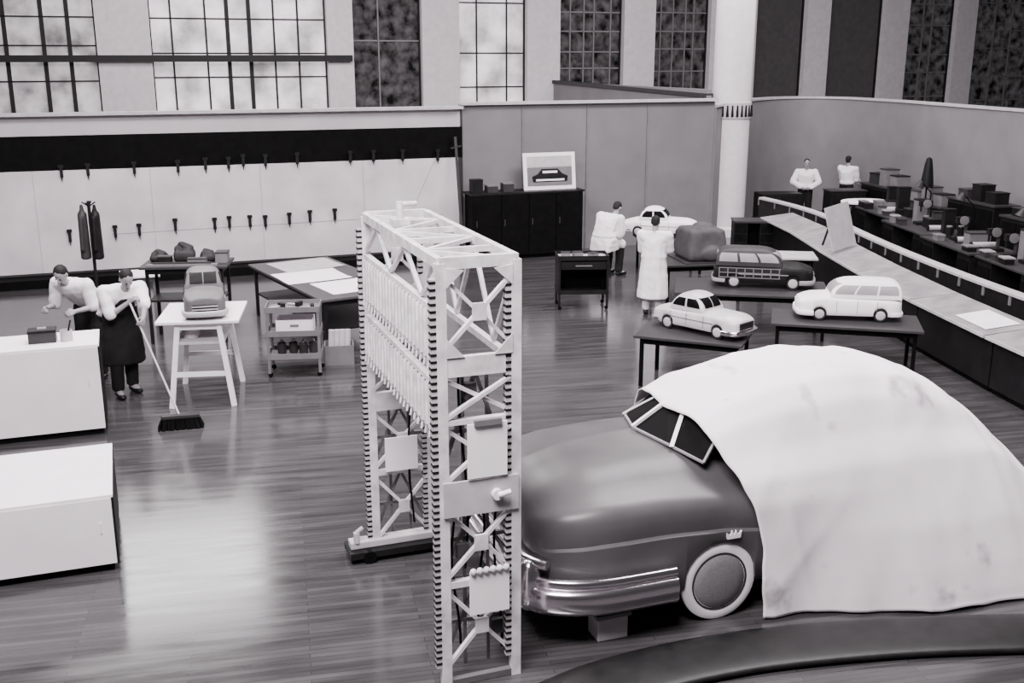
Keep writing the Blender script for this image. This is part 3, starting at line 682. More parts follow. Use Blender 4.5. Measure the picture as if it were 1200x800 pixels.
def cart(label, loc, rz, lx, ly, h, mt, shelves, boxy=False):
    t = thing('tool_cart', label, 'cart', loc, rz)
    for sx in (-1, 1):
        for sy in (-1, 1): bx('post', mt, t, ((sx*(lx/2-.02), sy*(ly/2-.02), h/2+.03), (.04, .04, h-.06)))
    for z in shelves:
        s = bx('shelf', mt if not (boxy and z == shelves[-1]) else M['light'], t, ((0, 0, z), (lx, ly, .025))); bx('lip', mt, s, ((0, -ly/2, z+.03), (lx, .015, .08)), ((0, ly/2, z+.03), (lx, .015, .08)), ((lx/2, 0, z+.03), (.015, ly, .08)), ((-lx/2, 0, z+.03), (.015, ly, .08)))
    if boxy:
        for sx in (-1, 1): bx('side_panel', mt, t, ((sx*(lx/2-.01), 0, .62), (.016, ly-.08, .6)))
        bx('back_panel', M['black'], t, ((0, ly/2-.02, .62), (lx-.06, .016, .6)))
        d = bx('drawer', M['dark'], t, ((0, -ly/2+.01, .82), (lx-.1, .02, .14))); bx('handle', M['mid'], d, ((0, -ly/2-.01, .82), (.3, .02, .02)))
    for sx in (-1, 1):
        for sy in (-1, 1):
            b = NB(); tube(b, (sx*(lx/2-.03), sy*(ly/2-.03)-.012, .035), (sx*(lx/2-.03), sy*(ly/2-.03)+.012, .035), .035, seg=14); obj('caster', b, M['black'], t)
    return t
g = G(348, 436); cart('light metal tool cart with open shelves before the drawing table', g, R(6), .76, .5, 1.0, M['mid'], (.28, .62, .97))
cg = g
tool('tray', 'white open tray on the middle shelf of the light tool cart', 'tray', (cg.x+.02, cg.y, .635), R(6), [('body', M['white'], lambda b: crate(b, .52, .36, .2)), ('handle', M['mid'], lambda b: box(b, (0, -.19, .12), (.12, .02, .03)))])
for i, (dx, dy, rz) in enumerate([(-.22, -.06, 40), (.0, .1, -20), (.22, -.1, 10)]):
    tool('mallet', 'small dark mallet lying on top of the light tool cart', 'mallet', (cg.x+dx, cg.y+dy, .984), R(rz), [('handle', M['woodlight'], lambda b: tube(b, (-.12, 0, .02), (.05, 0, .02), .014)), ('head', M['dark'], lambda b: box(b, (.07, 0, .035), (.06, .12, .06)))], 'mallets on the light tool cart')
for i, (dx, dy) in enumerate([(-.2, .0), (-.04, .05), (.12, -.02), (.25, .06)]):
    tool('tool_can', 'dark can on the bottom shelf of the light tool cart', 'can', (cg.x+dx, cg.y+dy, .295), 0, [('body', M['darkgrey'], lambda b: lathe(b, [(.06, 0), (.062, .01), (.062, .15), (.055, .16), (.03, .17)], seg=18)), ('cap', M['light'], lambda b: lathe(b, [(.025, .165), (.025, .2), (.02, .205)], seg=14))], 'cans on the light tool cart')
g = G(681, 359); cart('dark boxy tool cart with a pale top left of the white-coated workers', g, R(4), .92, .55, .95, M['dark'], (.3, .93), True); dg = g
for i, (dx, dy) in enumerate([(-.3, .0), (-.08, .05), (.2, -.05)]):
    tool('parts_box', 'small grey box on top of the dark tool cart', 'box', (dg.x+dx, dg.y+dy, .944), R(20*i), [('body', M['mid'], lambda b: crate(b, .16, .12, .07)), ('lid', M['darkgrey'], lambda b: box(b, (0, 0, .075), (.17, .13, .015)))], 'boxes on the dark tool cart')
g = Vector((-3.15, 17.6, 0)); tb = table('drawing_table', 'long table spread with drawings behind the measuring bridge', g, R(-58), 3.4, 1.5, .92, M['wood'], M['dark'], shelf=.4)
for i, (dx, dy, rz) in enumerate([(-1.1, .1, -55), (-.1, -.2, -60), (.95, .1, -57)]):
    v = Matrix.Rotation(R(-58), 4, 'Z') @ Vector((dx, dy, 0))
    b = NB(); gridmesh(b, lambda a, c: (-.48+.96*a, -.55+1.1*c, .004+.012*max(0, math.sin(a*7+i))*c**3), 8, 8)
    o = obj('drawing_sheet', b, M['paper' if i else 'light'], smooth=True); o.location = (g.x+v.x, g.y+v.y, .922); o.rotation_euler = (0, 0, R(rz)); tag(o, 'pale drawing sheet lying on the long drawing table', 'paper', 'sheets on the long drawing table')
gg = G(398, 424)
tool('supply_crate', 'open crate of rolls on the floor at the drawing table end', 'crate', gg, R(10), [('body', M['mid'], lambda b: crate(b, .42, .35, .3, .02)), ('roll', M['light'], lambda b: [tube(b, (-.12+.08*k, .0, .05), (-.1+.08*k, .03, .5), .045) for k in range(4)])])

def cabinet(label, corner, lx, ly, h, ndoor):
    t = thing('cabinet', label, 'cabinet', corner, YAW)
    bx('body', M['cabwhite'], t, ((-lx/2, ly/2, h/2+.03), (lx, ly, h-.1)), bev=.01)
    bx('plinth', M['black'], t, ((-lx/2, ly/2, .04), (lx-.06, ly-.06, .08)))
    bx('top', M['white'], t, ((-lx/2, ly/2, h-.01), (lx+.03, ly+.03, .03)), bev=.005)
    bx('side_panel', M['dark'], t, ((.008, ly/2, h/2+.02), (.02, ly, h-.1)))
    for k in range(ndoor):
        d = bx('door', M['cabwhite'], t, ((-lx/ndoor*(k+.5), -.012, h/2+.03), (lx/ndoor-.006, .02, h-.11)), bev=.003)
        bx('handle', M['cabwhite'], d, ((-lx/ndoor*(k+.1), -.028, h*.6), (.012, .014, .10)))
    return t
g = G(125, 508); cabinet('tall white cabinet at the left edge before the two workmen', g, 2.4, .75, 1.14, 2); c1 = g
g = G(139, 668); cabinet('low white cabinet in the left foreground with a wide flat top', g, 2.2, 1.35, .74, 2)
def onc(dx, dy): return c1+EX*dx+EY*dy
p = onc(-.35, .3); tool('paint_tin', 'pale open tin on top of the tall white cabinet', 'tin', (p.x, p.y, 1.147), 0, [('body', M['light'], lambda b: lathe(b, [(.07, 0), (.07, .13), (.06, .13), (.06, .02), (0, .02)], seg=24)), ('brush', M['dark'], lambda b: tube(b, (0, 0, .03), (.06, .02, .25), .01))])
p = onc(-.62, .35); tool('tool_box', 'dark lidded box on top of the tall white cabinet', 'box', (p.x, p.y, 1.147), YAW, [('body', M['darkgrey'], lambda b: crate(b, .3, .2, .13)), ('lid', M['dark'], lambda b: box(b, (0, 0, .14), (.32, .22, .03))), ('handle', M['light'], lambda b: box(b, (0, 0, .165), (.1, .02, .02)))])

c0 = MB_ @ Vector((wl(545, 250)[0]-.05, -.75, 0)); LX = wl(677, 250)[0]-wl(545, 250)[0]-.15; CT = 1.52
t = thing('cabinet', 'large black cabinet against the grey panel wall', 'cabinet', c0, YAW)
bx('body', M['black'], t, ((LX/2, .3, CT/2+.02), (LX, .6, CT-.1)), bev=.01); bx('plinth', M['black'], t, ((LX/2, .3, .04), (LX-.1, .5, .08))); bx('top', M['dark'], t, ((LX/2, .3, CT-.02), (LX+.06, .66, .04)))
for k in range(4):
    d = bx('door', M['black'], t, ((LX*(k+.5)/4, -.012, CT/2+.02), (LX/4-.02, .02, CT-.14)), bev=.004); bx('handle', M['darkgrey'], d, ((LX*(k+.12)/4, -.03, .85), (.02, .02, .14)))
p = c0+EX*(LX-.72)+EY*.25
t = thing('picture_board', 'white-bordered picture of a car standing on the black cabinet', 'picture', (p.x, p.y, CT+.002), YAW)
tm = Matrix.Rotation(R(-8), 4, 'X')
bx('panel', M['white'], t, ((0, 0, .42), (1.28, .03, .84)), M4=tm)
bx('picture', M['mid'], t, ((0, -.02, .30), (1.1, .012, .42)), M4=tm); bx('sky_area', M['light'], t, ((0, -.02, .64), (1.1, .012, .24)), M4=tm)
b = NB(); prism(b, [(-.42, -.03, .18), (.42, -.03, .18), (.44, -.03, .3), (.3, -.03, .36), (.2, -.03, .47), (-.2, -.03, .47), (-.3, -.03, .36), (-.44, -.03, .3)], (0, -.006, 0), tm); obj('painted_car', b, M['dark'], t)
for bx_ in (((0, -.04, .22), (.7, .006, .04)), ((0, -.04, .4), (.36, .006, .05))): bx('painted_highlight', M['white'], t, bx_, M4=tm)
for k, (dx, h_) in enumerate([(.16, .28), (.52, .14), (.9, .18)]):
    p = c0+EX*dx+EY*.25
    tool('storage_box', ['dark tall box at the left end of the black cabinet top', 'flat grey box between two boxes on the black cabinet', 'grey box nearest the picture on the black cabinet'][k], 'box', (p.x, p.y, CT+.002), YAW, [('body', M['darkgrey' if k else 'dark'], lambda b: crate(b, .24, .22, h_)), ('lid', M['mid' if k else 'dark'], lambda b: box(b, (0, 0, h_+.01), (.26, .24, .025)))])
pp = MB_ @ Vector((wl(541, 200)[0]-.2, -.64, 0))
t = thing('straightedge', 'long dark wooden straightedge leaning at the end of the drawing board', 'straightedge', pp, YAW); b = NB(); bar(b, (.02, -.03, 0), (0, .46, 2.75), .06, .03); obj('blade', b, M['darkgrey'], t); b = NB(); bar(b, (-.12, .42, 2.5), (.12, .42, 2.55), .05, .03); obj('crosspiece', b, M['darkgrey'], t)

cs = Vector((-7.55, 19.0, 0)); t = thing('coat_stand', 'wooden coat stand in front of the drawing board', 'coat stand', cs)
b = NB(); tube(b, (0, 0, 0), (0, 0, 2.0), .03); obj('pole', b, M['dark'], t)
for a_ in (0, 1.57, 3.14, 4.71):
    b = NB(); tube(b, (0, 0, .2), (.3*math.cos(a_), .3*math.sin(a_), .02), .02); obj('foot', b, M['dark'], t)
    b = NB(); tube(b, (0, 0, 1.9), (.12*math.cos(a_), .12*math.sin(a_), 1.98), .012); obj('hook', b, M['dark'], t)
for k, (dx, lab, v) in enumerate([(-.115, 'dark grey coat hanging on the left of the coat stand', 'darkgrey'), (.115, 'black coat hanging on the right of the coat stand', 'dark')]):
    b = NB(); hull(b, [((-.04, 0, 1.76), (.04, .07, .06)), ((.04, 0, 1.76), (.04, .07, .06)), ((0, 0, .98), (.09, .11, .03))]); hull(b, [((0, -.09, 1.72), .04), ((0, -.12, 1.15), .04)]); hull(b, [((0, 0, 1.8), (.05, .05, .03)), ((0, 0, 1.93), (.03, .03, .02))])
    o = remesh('coat', b, M[v], None, .02); o.location = (cs.x+dx, cs.y-.05, 0); tag(o, lab, 'coat')

# ------------------------------------------------------------------ people
def person(label, loc, rz, s=1.0, J=None, wrists=None, outfit='shirt', trouser=None, head=(0, 0), hairm=None, palm=(None, None), sleeves='long', apron=False, seated=False, bulk=1.0):
    t = thing('person', label, 'person', loc, rz)
    D = dict(pel=(0, 0, .97), wai=(0, 0, 1.11), che=(0, 0, 1.30), nek=(0, 0, 1.46), hed=(0, .025, 1.63), sL=(-.185*bulk, 0, 1.41), sR=(.185*bulk, 0, 1.41),
             hL=(-.09, 0, .93), hR=(.09, 0, .93), kL=(-.1, .02, .5), kR=(.1, .02, .5), aL=(-.11, -.02, .085), aR=(.11, -.02, .085), tL=(-.13, .13, .035), tR=(.13, .13, .035))
    D.update(J or {}); D = {k: Vector(v)*s for k, v in D.items()}
    inv = (Matrix.Translation(Vector(loc)) @ Matrix.Rotation(rz, 4, 'Z')).inverted()
    for i, sd in enumerate('LR'):
        sg = -1 if sd == 'L' else 1
        wv = wrists[i] if wrists else ('l', (sg*.25, .08, .87))
        wp = inv @ Vector(wv[1]) if wv[0] == 'w' else Vector(wv[1])*s
        sh_ = D['s'+sd]; l1, l2 = .29*s, .26*s; d = wp-sh_; dist = d.length
        if dist > (l1+l2)*.985: wp = sh_+d.normalized()*(l1+l2)*.985; d = wp-sh_; dist = d.length
        a = (l1*l1-l2*l2+dist*dist)/(2*dist); h = math.sqrt(max(0, l1*l1-a*a)); dn = d.normalized()
        hint = Vector((sg*.25, -.4, -.8)) if len(wv) < 3 else Vector(wv[2]); pr = (hint-dn*hint.dot(dn)).normalized()
        D['e'+sd] = sh_+dn*a+pr*h; D['w'+sd] = wp
    S = lambda r: tuple(x*s for x in r) if isinstance(r, tuple) else r*s
    K = lambda r: tuple(x*s*bulk for x in r[:2])+(r[2]*s,)
    b = NB()
    hull(b, [(D['pel'], K((.15, .105, .1))), (D['wai'], K((.13, .095, .08)))]); hull(b, [(D['wai'], K((.13, .095, .08))), (D['che'], K((.155, .11, .1)))])
    hull(b, [(D['che'], K((.15, .105, .09))), (D['sL'], S(.055)), (D['sR'], S(.055)), (D['nek']-Vector((0, 0, .03*s)), S(.06))])
    hm = Matrix.Translation(D['hed']) @ Matrix.Rotation(R(head[0]), 4, 'Z') @ Matrix.Rotation(R(head[1]), 4, 'X') @ Matrix.Scale(s, 4)
    hull(b, [(D['nek']-Vector((0, 0, .03*s)), S(.06)), (D['hed']-Vector((0, .01*s, .06*s)), S(.05))])
    hull(b, [((0, -.01, .02), (.074, .092, .09)), ((0, .03, -.07), (.05, .05, .035))], hm)
    hull(b, [((0, .082, .015), .01), ((0, .104, -.028), .014), ((0, .085, -.035), (.018, .01, .008))], hm)
    for sg in (-1, 1): hull(b, [((sg*.076, -.01, -.005), (.01, .018, .03))], hm)
    hull(b, [((-.02, .078, -.065), (.01, .008, .006)), ((.02, .078, -.065), (.01, .008, .006))], hm)
    for sd in 'LR':
        sg = -1 if sd == 'L' else 1
        hull(b, [(D['h'+sd], S(.085)), (D['k'+sd], S(.058))]); hull(b, [(D['k'+sd], S(.056)), (D['a'+sd], S(.04))]); hull(b, [(D['a'+sd], S(.045)), (D['t'+sd], S(.032))])
        hull(b, [(D['s'+sd], S(.052)), (D['e'+sd], S(.041))]); hull(b, [(D['e'+sd], S(.04)), (D['w'+sd], S(.027))])
        d = (D['w'+sd]-D['e'+sd]).normalized(); pn = Vector((-sg, .2, -.5)) if palm[0 if sd == 'L' else 1] is None else Vector(palm[0 if sd == 'L' else 1])
        pn = (pn-d*pn.dot(d)).normalized(); sv = d.cross(pn).normalized()
        if sv.z < 0 and abs(sv.z) > .2: sv = -sv
        w_ = D['w'+sd]
        hull(b, [(w_, S(.025)), (w_+d*.085*s+sv*.028*s, S(.014)), (w_+d*.085*s-sv*.028*s, S(.014))])
        for k, ln in enumerate((.062, .075, .07, .052)):
            r0 = w_+d*.085*s+sv*(.030-.02*k)*s; m1 = r0+(d*.8+pn*.6)*ln*.5*s; m2 = m1+(d*.1+pn)*ln*.5*s; m3 = m2+(-d*.6+pn*.5)*ln*.35*s
            hull(b, [(r0, S(.0095)), (m1, S(.009))]); hull(b, [(m1, S(.009)), (m2, S(.0085))]); hull(b, [(m2, S(.0085)), (m3, S(.0075))])
        th0 = w_+d*.03*s+sv*.026*s; th1 = th0+(d*.6+sv*.7+pn*.4)*.035*s; th2 = th1+(d*.6+pn*.7)*.032*s
        hull(b, [(th0, S(.012)), (th1, S(.0105))]); hull(b, [(th1, S(.0105)), (th2, S(.009))])
    remesh('body', b, M['skin'], t, .0075, 2)
    for sg in (-1, 1):
        b = NB(); ball(b, (sg*.03, .082, .012), (.011, .008, .007), hm, 10); obj('eye', b, M['black'], t, smooth=True)
    b = NB(); ball(b, (0, .086, -.066), (.024, .006, .004), hm, 10); obj('mouth', b, M['darkgrey'], t, smooth=True)
    b = NB(); hull(b, [((0, -.028, .038), (.082, .09, .088)), ((0, -.05, -.01), (.07, .055, .06))], hm); remesh('hair', b, hairm or M['hair'], t, .012, 2)
    b = NB(); hull(b, [(D['pel'], K((.165, .12, .09))), (D['hL'], S(.097)), (D['hR'], S(.097))])
    for sd in 'LR':
        hull(b, [(D['h'+sd], S(.105)), (D['k'+sd], S(.085))]); hull(b, [(D['k'+sd], S(.085)), (D['a'+sd]+Vector((0, 0, .02*s)), S((.07, .075, .03)))])
    remesh('trousers', b, trouser or M['trouser'], t, .014, 2, wrinkle=.008)
    b = NB()
    for sd in 'LR': hull(b, [(D['a'+sd]-Vector((0, .025*s, .04*s)), S((.046, .05, .044))), (D['t'+sd], S((.046, .05, .034)))])
    remesh('shoes', b, M['shoe'], t, .012)
    b = NB(); q = .026
    hull(b, [(D['pel']+Vector((0, 0, .06*s)), K((.155+q, .11+q, .06))), (D['wai'], K((.14+q, .1+q, .08)))]); hull(b, [(D['wai'], K((.14+q, .1+q, .08))), (D['che'], K((.158+q, .112+q, .1)))])
    hull(b, [(D['che'], K((.152+q, .107+q, .09))), (D['sL'], S(.075)), (D['sR'], S(.075)), (D['nek']-Vector((0, 0, .04*s)), S(.068))])
    for sd in 'LR':
        if sleeves == 'long':
            hull(b, [(D['s'+sd], S(.085)), (D['e'+sd], S(.078))]); hull(b, [(D['e'+sd], S(.078)), (D['w'+sd]-(D['w'+sd]-D['e'+sd]).normalized()*.02*s, S(.056))])
        else: hull(b, [(D['s'+sd], S(.08)), (D['s'+sd]+(D['e'+sd]-D['s'+sd])*.95, S(.074))])
    if outfit == 'coat':
        if seated:
            for sd in 'LR': hull(b, [(D['h'+sd]+Vector((0, 0, .03)), S(.12)), (D['k'+sd], S(.1))])
            hull(b, [(D['pel'], K((.19, .14, .1))), (D['pel']+Vector((0, -.12*s, -.22*s)), S((.24, .07, .02))), (D['pel']+Vector((0, .14*s, -.2*s)), S((.24, .07, .02)))])
        else:
            mid = (D['aL']+D['aR'])/2
            hull(b, [(D['pel']+Vector((0, 0, .08*s)), K((.165, .13, .06))), (Vector((mid.x*.6+D['pel'].x*.4, mid.y*.6+D['pel'].y*.4, .32*s)), S((.28, .23, .025)))])
    remesh('coat' if outfit == 'coat' else 'shirt', b, M['coat' if outfit == 'coat' else 'shirt'], t, .013, 2, wrinkle=.014)
    if outfit == 'coat':
        b = NB()
        for sg in (-1, 1): hull(b, [(D['nek']+Vector((sg*.05*s, .02*s, -.02*s)), S((.03, .05, .022))), (D['nek']+Vector((0, -.05*s, 0)), S((.05, .02, .022)))])
        remesh('collar', b, M['coat'], t, .012)
    if apron:
        b = NB(); hull(b, [(D['che']+Vector((0, .1*s*bulk, -.04)), S((.1, .05, .06))), (D['wai']+Vector((0, .07*s, 0)), K((.14, .075, .06)))]); hull(b, [(D['wai']+Vector((0, .05*s, 0)), K((.155, .1, .05))), (Vector((0, .06*s, .42*s)), K((.2, .13, .03)))]); remesh('apron', b, M['trouser'], t, .015, 2, wrinkle=.014)
    return t
def face(dx, dy): return math.atan2(-dx, dy)
T = Vector((-5.05, 13.70, 1.40)); Bt = Vector((-4.14, 12.62, .12))
fl = Vector((-5.34, 14.05, 0))
up_ = T.lerp(Bt, .06); lw_ = T.lerp(Bt, .26)
person('man in white shirt and dark apron leaning over a push broom', fl, face(.65, -.76), 1.12, dict(pel=(0, -.04, .96), wai=(0, .03, 1.10), che=(0, .17, 1.26), nek=(0, .29, 1.37), hed=(0, .39, 1.49), sL=(-.225, .21, 1.34), sR=(.225, .21, 1.34), kR=(.11, .12, .5), aR=(.12, .12, .085), tR=(.13, .27, .035)),
       wrists=(('w', lw_+Vector((.03, .03, .06)), (-.6, -.3, -.6)), ('w', up_+Vector((-.05, .05, .04)), (.6, -.3, -.6))), head=(0, -40), sleeves='short', apron=True, bulk=1.34)
t = thing('push_broom', 'long-handled push broom held by the sweeping man', 'broom', (Bt.x, Bt.y, 0))
b = NB(); tube(b, T-Vector((Bt.x, Bt.y, 0)), (0, 0, .13), .014, .014); obj('handle', b, M['woodlight'], t, smooth=True)
hd = Matrix.Rotation(R(15), 4, 'Z')
b = NB(); box(b, (0, 0, .155), (.46, .09, .05), hd); obj('head_block', b, M['darkgrey'], t, bev=.01)
b = NB(); rb = random.Random(3)
for k in range(23):
    for q in range(5): tube(b, (-.22+.02*k, -.036+.018*q, .14), (-.26+.024*k+rb.uniform(-.015, .015), -.08+.04*q+rb.uniform(-.015, .015), .004), .010, .014, 5, hd)
obj('bristles', b, M['black'], t)
person('man in white shirt hunched over behind the tall white cabinet', (-6.0, 14.7, 0), face(-.25, -.95), 1.12, dict(pel=(0, -.06, .96), wai=(0, .04, 1.10), che=(0, .20, 1.25), nek=(0, .34, 1.34), hed=(0, .44, 1.45), sL=(-.215, .26, 1.31), sR=(.215, .26, 1.31)), wrists=(('l', (-.2, .50, 1.02)), ('l', (.2, .52, 1.04))), head=(0, -44), sleeves='short', bulk=1.32)
p = G(764, 368); person('worker in a long white coat seen from behind at the clay block', p, face(.35, 1), 1.02, dict(che=(0, .03, 1.3), hed=(0, .05, 1.62)), wrists=(('l', (-.14, .34, 1.10)), ('l', (.18, .36, 1.08))), outfit='coat', trouser=M['coattrouser'], head=(0, -18), bulk=1.28)
sp = Vector((1.93, 22.1, 0)); fa = face(.75, .66)
t = thing('stool', 'round wooden stool under the seated white-coated worker', 'stool', (sp.x, sp.y, 0))
b = NB(); lathe(b, [(.17, .585), (.18, .595), (.18, .615), (.17, .62)], seg=24); obj('seat', b, M['wood'], t)
for a_ in (.78, 2.36, 3.93, 5.5):
    b = NB(); tube(b, (.11*math.cos(a_), .11*math.sin(a_), .59), (.19*math.cos(a_), .19*math.sin(a_), 0), .018); obj('leg', b, M['dark'], t)
person('worker in a white coat seated hunched beside the white sedan model', sp, fa, 1.12, dict(pel=(0, 0, .72), wai=(0, .02, .86), che=(0, .10, 1.04), nek=(0, .23, 1.14), hed=(0, .34, 1.26), sL=(-.25, .15, 1.10), sR=(.25, .15, 1.10), hL=(-.1, .02, .69), hR=(.1, .02, .69), kL=(-.14, .30, .60), kR=(.14, .30, .60), aL=(-.14, .26, .085), aR=(.14, .26, .085), tL=(-.15, .41, .035), tR=(.15, .41, .035)),
       wrists=(('l', (-.12, .38, .92)), ('l', (.12, .38, .90))), outfit='coat', trouser=M['trouser'], head=(0, -40), seated=True, bulk=1.45)
person('far man in white shirt with elbows out beside the column', (7.95, 29.0, 0), face(-.2, -1), 1.04, None, wrists=(('l', (-.12, .16, 1.02), (-1, -.1, .1)), ('l', (.12, .16, 1.02), (1, -.1, .1))), bulk=1.15)
person('far man in white shirt facing the right wall', (9.34, 29.9, 0), face(.6, .6), 1.04, None, wrists=(('l', (-.15, .35, 1.05)), ('l', (.2, .3, 1.0))), bulk=1.15)

# ------------------------------------------------------------------ drafting benches on the right
def desk(label, loc, lx, ly, h, group, slope=.12, rz=0):
    t = thing('drafting_desk', label, 'desk', loc, rz, group)
    b = NB(); prism(b, [(-lx/2, -ly/2, h-slope), (lx/2, -ly/2, h-.02), (lx/2, -ly/2, h+.02), (-lx/2, -ly/2, h-slope+.04)], (0, ly-.005, 0)); obj('sloped_top', b, M['desktop'], t)
    bx('body', M['dark'], t, ((.06, 0, (h-.14)/2+.03), (lx-.14, ly-.005, h-.24)), bev=.003)
    bx('plinth', M['black'], t, ((.06, 0, .03), (lx-.22, ly-.02, .06)))
    bx('pencil_ledge', M['light'], t, ((-lx/2-.01, 0, h-slope+.02), (.025, ly-.01, .04)))
    return t
words = ['nearest', 'second', 'third', 'fourth', 'fifth', 'farthest']
def desk_x(y): return 6.42+.0085*max(0, 21-y)**2-.02*max(0, y-22)**2
first = None; LXD = .74
for k, y in enumerate([13.0, 15.2, 17.4, 19.6, 21.8, 24.0]):
    lab = words[k]+' sloped drafting desk from the camera in the right-hand row'
    th_ = math.atan(.017*max(0, 21-y)+.04*max(0, y-22))
    if not first: first = desk(lab, (desk_x(y), y, 0), LXD, 2.19, .90, 'drafting desks in the right-hand row', rz=th_)
    else: dup(first, (desk_x(y), y, 0), th_, lab)
rp = []
for k in range(22):
    y = 26.9-k*.7; rp.append(Vector((7.03+.0115*max(0, 22.5-y)**2-.045*max(0, y-22.8)**2, y, 0)))
t = thing('low_partition', 'low dark curved partition with a broad pale top rail behind the drafting desks', 'partition', (0, 0, 0))
b = NB(); sweep(b, [q+Vector((0, 0, .50)) for q in rp], .10, 1.0, chamfer=.02); obj('panel', b, M['dark'], t)
b = NB(); sweep(b, [q+Vector((.03, 0, 1.03)) for q in rp], .20, .06); obj('rail', b, M['light'], t)
for q0, q1 in zip(rp, rp[1:]): bx('post', M['mid'], t, ((q0.x-.055, q0.y, .93), (.02, .06, .14)))
def bench(label, loc, rz, lx, ly, h, group):
    t = thing('bench', label, 'bench', loc, rz, group)
    bx('top', M['darkgrey'], t, ((0, 0, h-.02), (lx, ly, .04)), bev=.005)
    for sy in (-1, 1):
        d = bx('pedestal', M['dark'], t, ((0, sy*(ly/2-.3), h/2-.02), (lx-.1, .5, h-.06)), bev=.005)
        for k in range(3): bx('drawer', M['black'], d, ((-lx/2+.04, sy*(ly/2-.3), .16+.26*k), (.02, .44, .22)))
    bx('modesty_panel', M['black'], t, ((lx/2-.08, 0, h/2), (.03, ly-1.0, h-.1)))
    return t
bp = [(9.1, 18.4), (8.9, 20.6), (8.85, 22.8), (8.95, 25.0)]
fb = None
for k, (x, y) in enumerate(bp):
    lab = ['nearest', 'second', 'third', 'farthest'][k]+' dark bench in the back row behind the low partition'
    if not fb: fb = bench(lab, (x, y, 0), R(4), 1.0, 2.1, .95, 'dark benches in the back row')
    else: dup(fb, (x, y, 0), R(4), lab)
random.seed(23)
cg_ = 'dark boxes crowding the back row of benches'; cr_ = 'dark paper rolls lying on the back row of benches'; ct_ = 'dark cans on the back row of benches'; cm_ = 'dark machines on the back row of benches'
def box_at(x, y, z, lx, ly, h_, v, lv, rz, lab='dark box in the clutter on the back row of benches', gp=None):
    tool('equipment_box', lab, 'box', (x, y, z), R(rz), [('body', M[v], lambda b: crate(b, lx, ly, h_)), ('lid', M[lv], lambda b: box(b, (0, 0, h_+.012), (lx+.03, ly+.03, .025)))], gp or cg_)
for (x, y) in bp:
    yy = -.95
    while yy < .76:
        kind = random.choice(['box', 'machine', 'tall', 'stack', 'roll', 'cans', 'machine'])
        ly = random.uniform(.16, .34)
        if kind == 'roll': ly = .22
        if kind == 'cans': ly = .2
        if kind == 'machine': ly = .3
        cy = yy+ly/2+.02; cx = x+random.uniform(.04, .16)-cy*.07
        v = random.choice(['dark', 'mid', 'darkgrey', 'dark'])
        if kind == 'box': box_at(cx, y+cy, .952, random.uniform(.2, .44), ly, random.uniform(.1, .3), v, random.choice(['darkgrey', 'dark', 'mid']), random.uniform(-3, 3))
        elif kind == 'machine':
            hh = random.uniform(.34, .55)
            tool('bench_machine', 'dark bench machine with an upright column on the back row', 'machine', (cx, y+cy, .952), R(random.uniform(-4, 4)), [('base', M['dark'], lambda b: box(b, (0, 0, .03), (.36, .24, .06))), ('column', M['darkgrey'], lambda b: tube(b, (.1, 0, .06), (.1, 0, hh), .035)), ('head', M['dark'], lambda b: [box(b, (.02, 0, hh), (.26, .13, .12)), tube(b, (-.08, 0, hh-.18), (-.08, 0, hh-.05), .02)]), ('hand_wheel', M['mid'], lambda b: lathe(b, [(.02, 0), (.09, .005), (.09, .02), (.02, .025)], Matrix.Translation((.02, -.07, hh)) @ Matrix.Rotation(R(90), 4, 'X'), 16))], cm_)
        elif kind == 'tall': box_at(cx+.06, y+cy, .952, random.uniform(.15, .3), ly*.8, random.uniform(.4, .62), v, 'dark', random.uniform(-3, 3))
        elif kind == 'stack':
            h1 = random.uniform(.12, .22); box_at(cx, y+cy, .952, .38, ly, h1, 'dark', 'darkgrey', 2); box_at(cx+.04, y+cy, .952+h1+.026, .26, ly*.7, random.uniform(.1, .22), 'darkgrey', 'dark', -6)
        elif kind == 'roll':
            tool('paper_roll', 'grey paper roll lying across a back-row bench', 'roll', (cx, y+cy, .952), R(random.uniform(-4, 4)), [('tube', M['light'], lambda b: tube(b, (-.26, 0, .06), (.26, 0, .06), .055)), ('end_cap', M['dark'], lambda b: tube(b, (-.275, 0, .06), (-.25, 0, .06), .06))], cr_)
        else:
            for q in (-1, 1): tool('tool_can', 'dark can standing in the clutter on a back-row bench', 'can', (cx+q*.12, y+cy, .952), 0, [('body', M['dark'], lambda b: lathe(b, [(.07, 0), (.072, .01), (.072, .2), (.06, .215)], seg=16)), ('lid', M['mid'], lambda b: lathe(b, [(.062, .21), (.062, .23), (.05, .235)], seg=16))], ct_)
        if kind in ('box', 'tall', 'machine') and random.random() < .8:
            box_at(x-.36-cy*.07, y+cy, .952, random.uniform(.12, .18), ly*.75, random.uniform(.06, .16), random.choice(['mid', 'darkgrey', 'dark']), random.choice(['mid', 'softgrey', 'darkgrey']), random.uniform(-3, 3))
        yy += ly+.06
def dlamp(label, x, y, z):
    t = thing('desk_lamp', label, 'lamp', (x, y, z), 0, 'arm lamps over the back row of benches')
    b = NB(); lathe(b, [(.05, 0), (.05, .02), (.02, .04)], seg=16); obj('base', b, M['black'], t)
    b = NB(); bar(b, (0, 0, .03), (.04, 0, .6), .02); bar(b, (.04, 0, .6), (-.2, 0, .85), .02); obj('arm', b, M['black'], t)
    b = NB(); tube(b, (-.2, 0, .87), (-.26, 0, .72), .04, .11, 16); obj('shade', b, M['darkgrey'], t)
for k, (x, y) in enumerate([(9.5, 19.3), (9.31, 21.55), (9.28, 23.75)]): dlamp('dark bent-arm lamp at the back edge of the back-row benches', x, y, .952)
t = thing('round_table', 'pale round-ended table at the far end behind the back-row benches', 'table', (8.9, 26.85, 0), R(8))
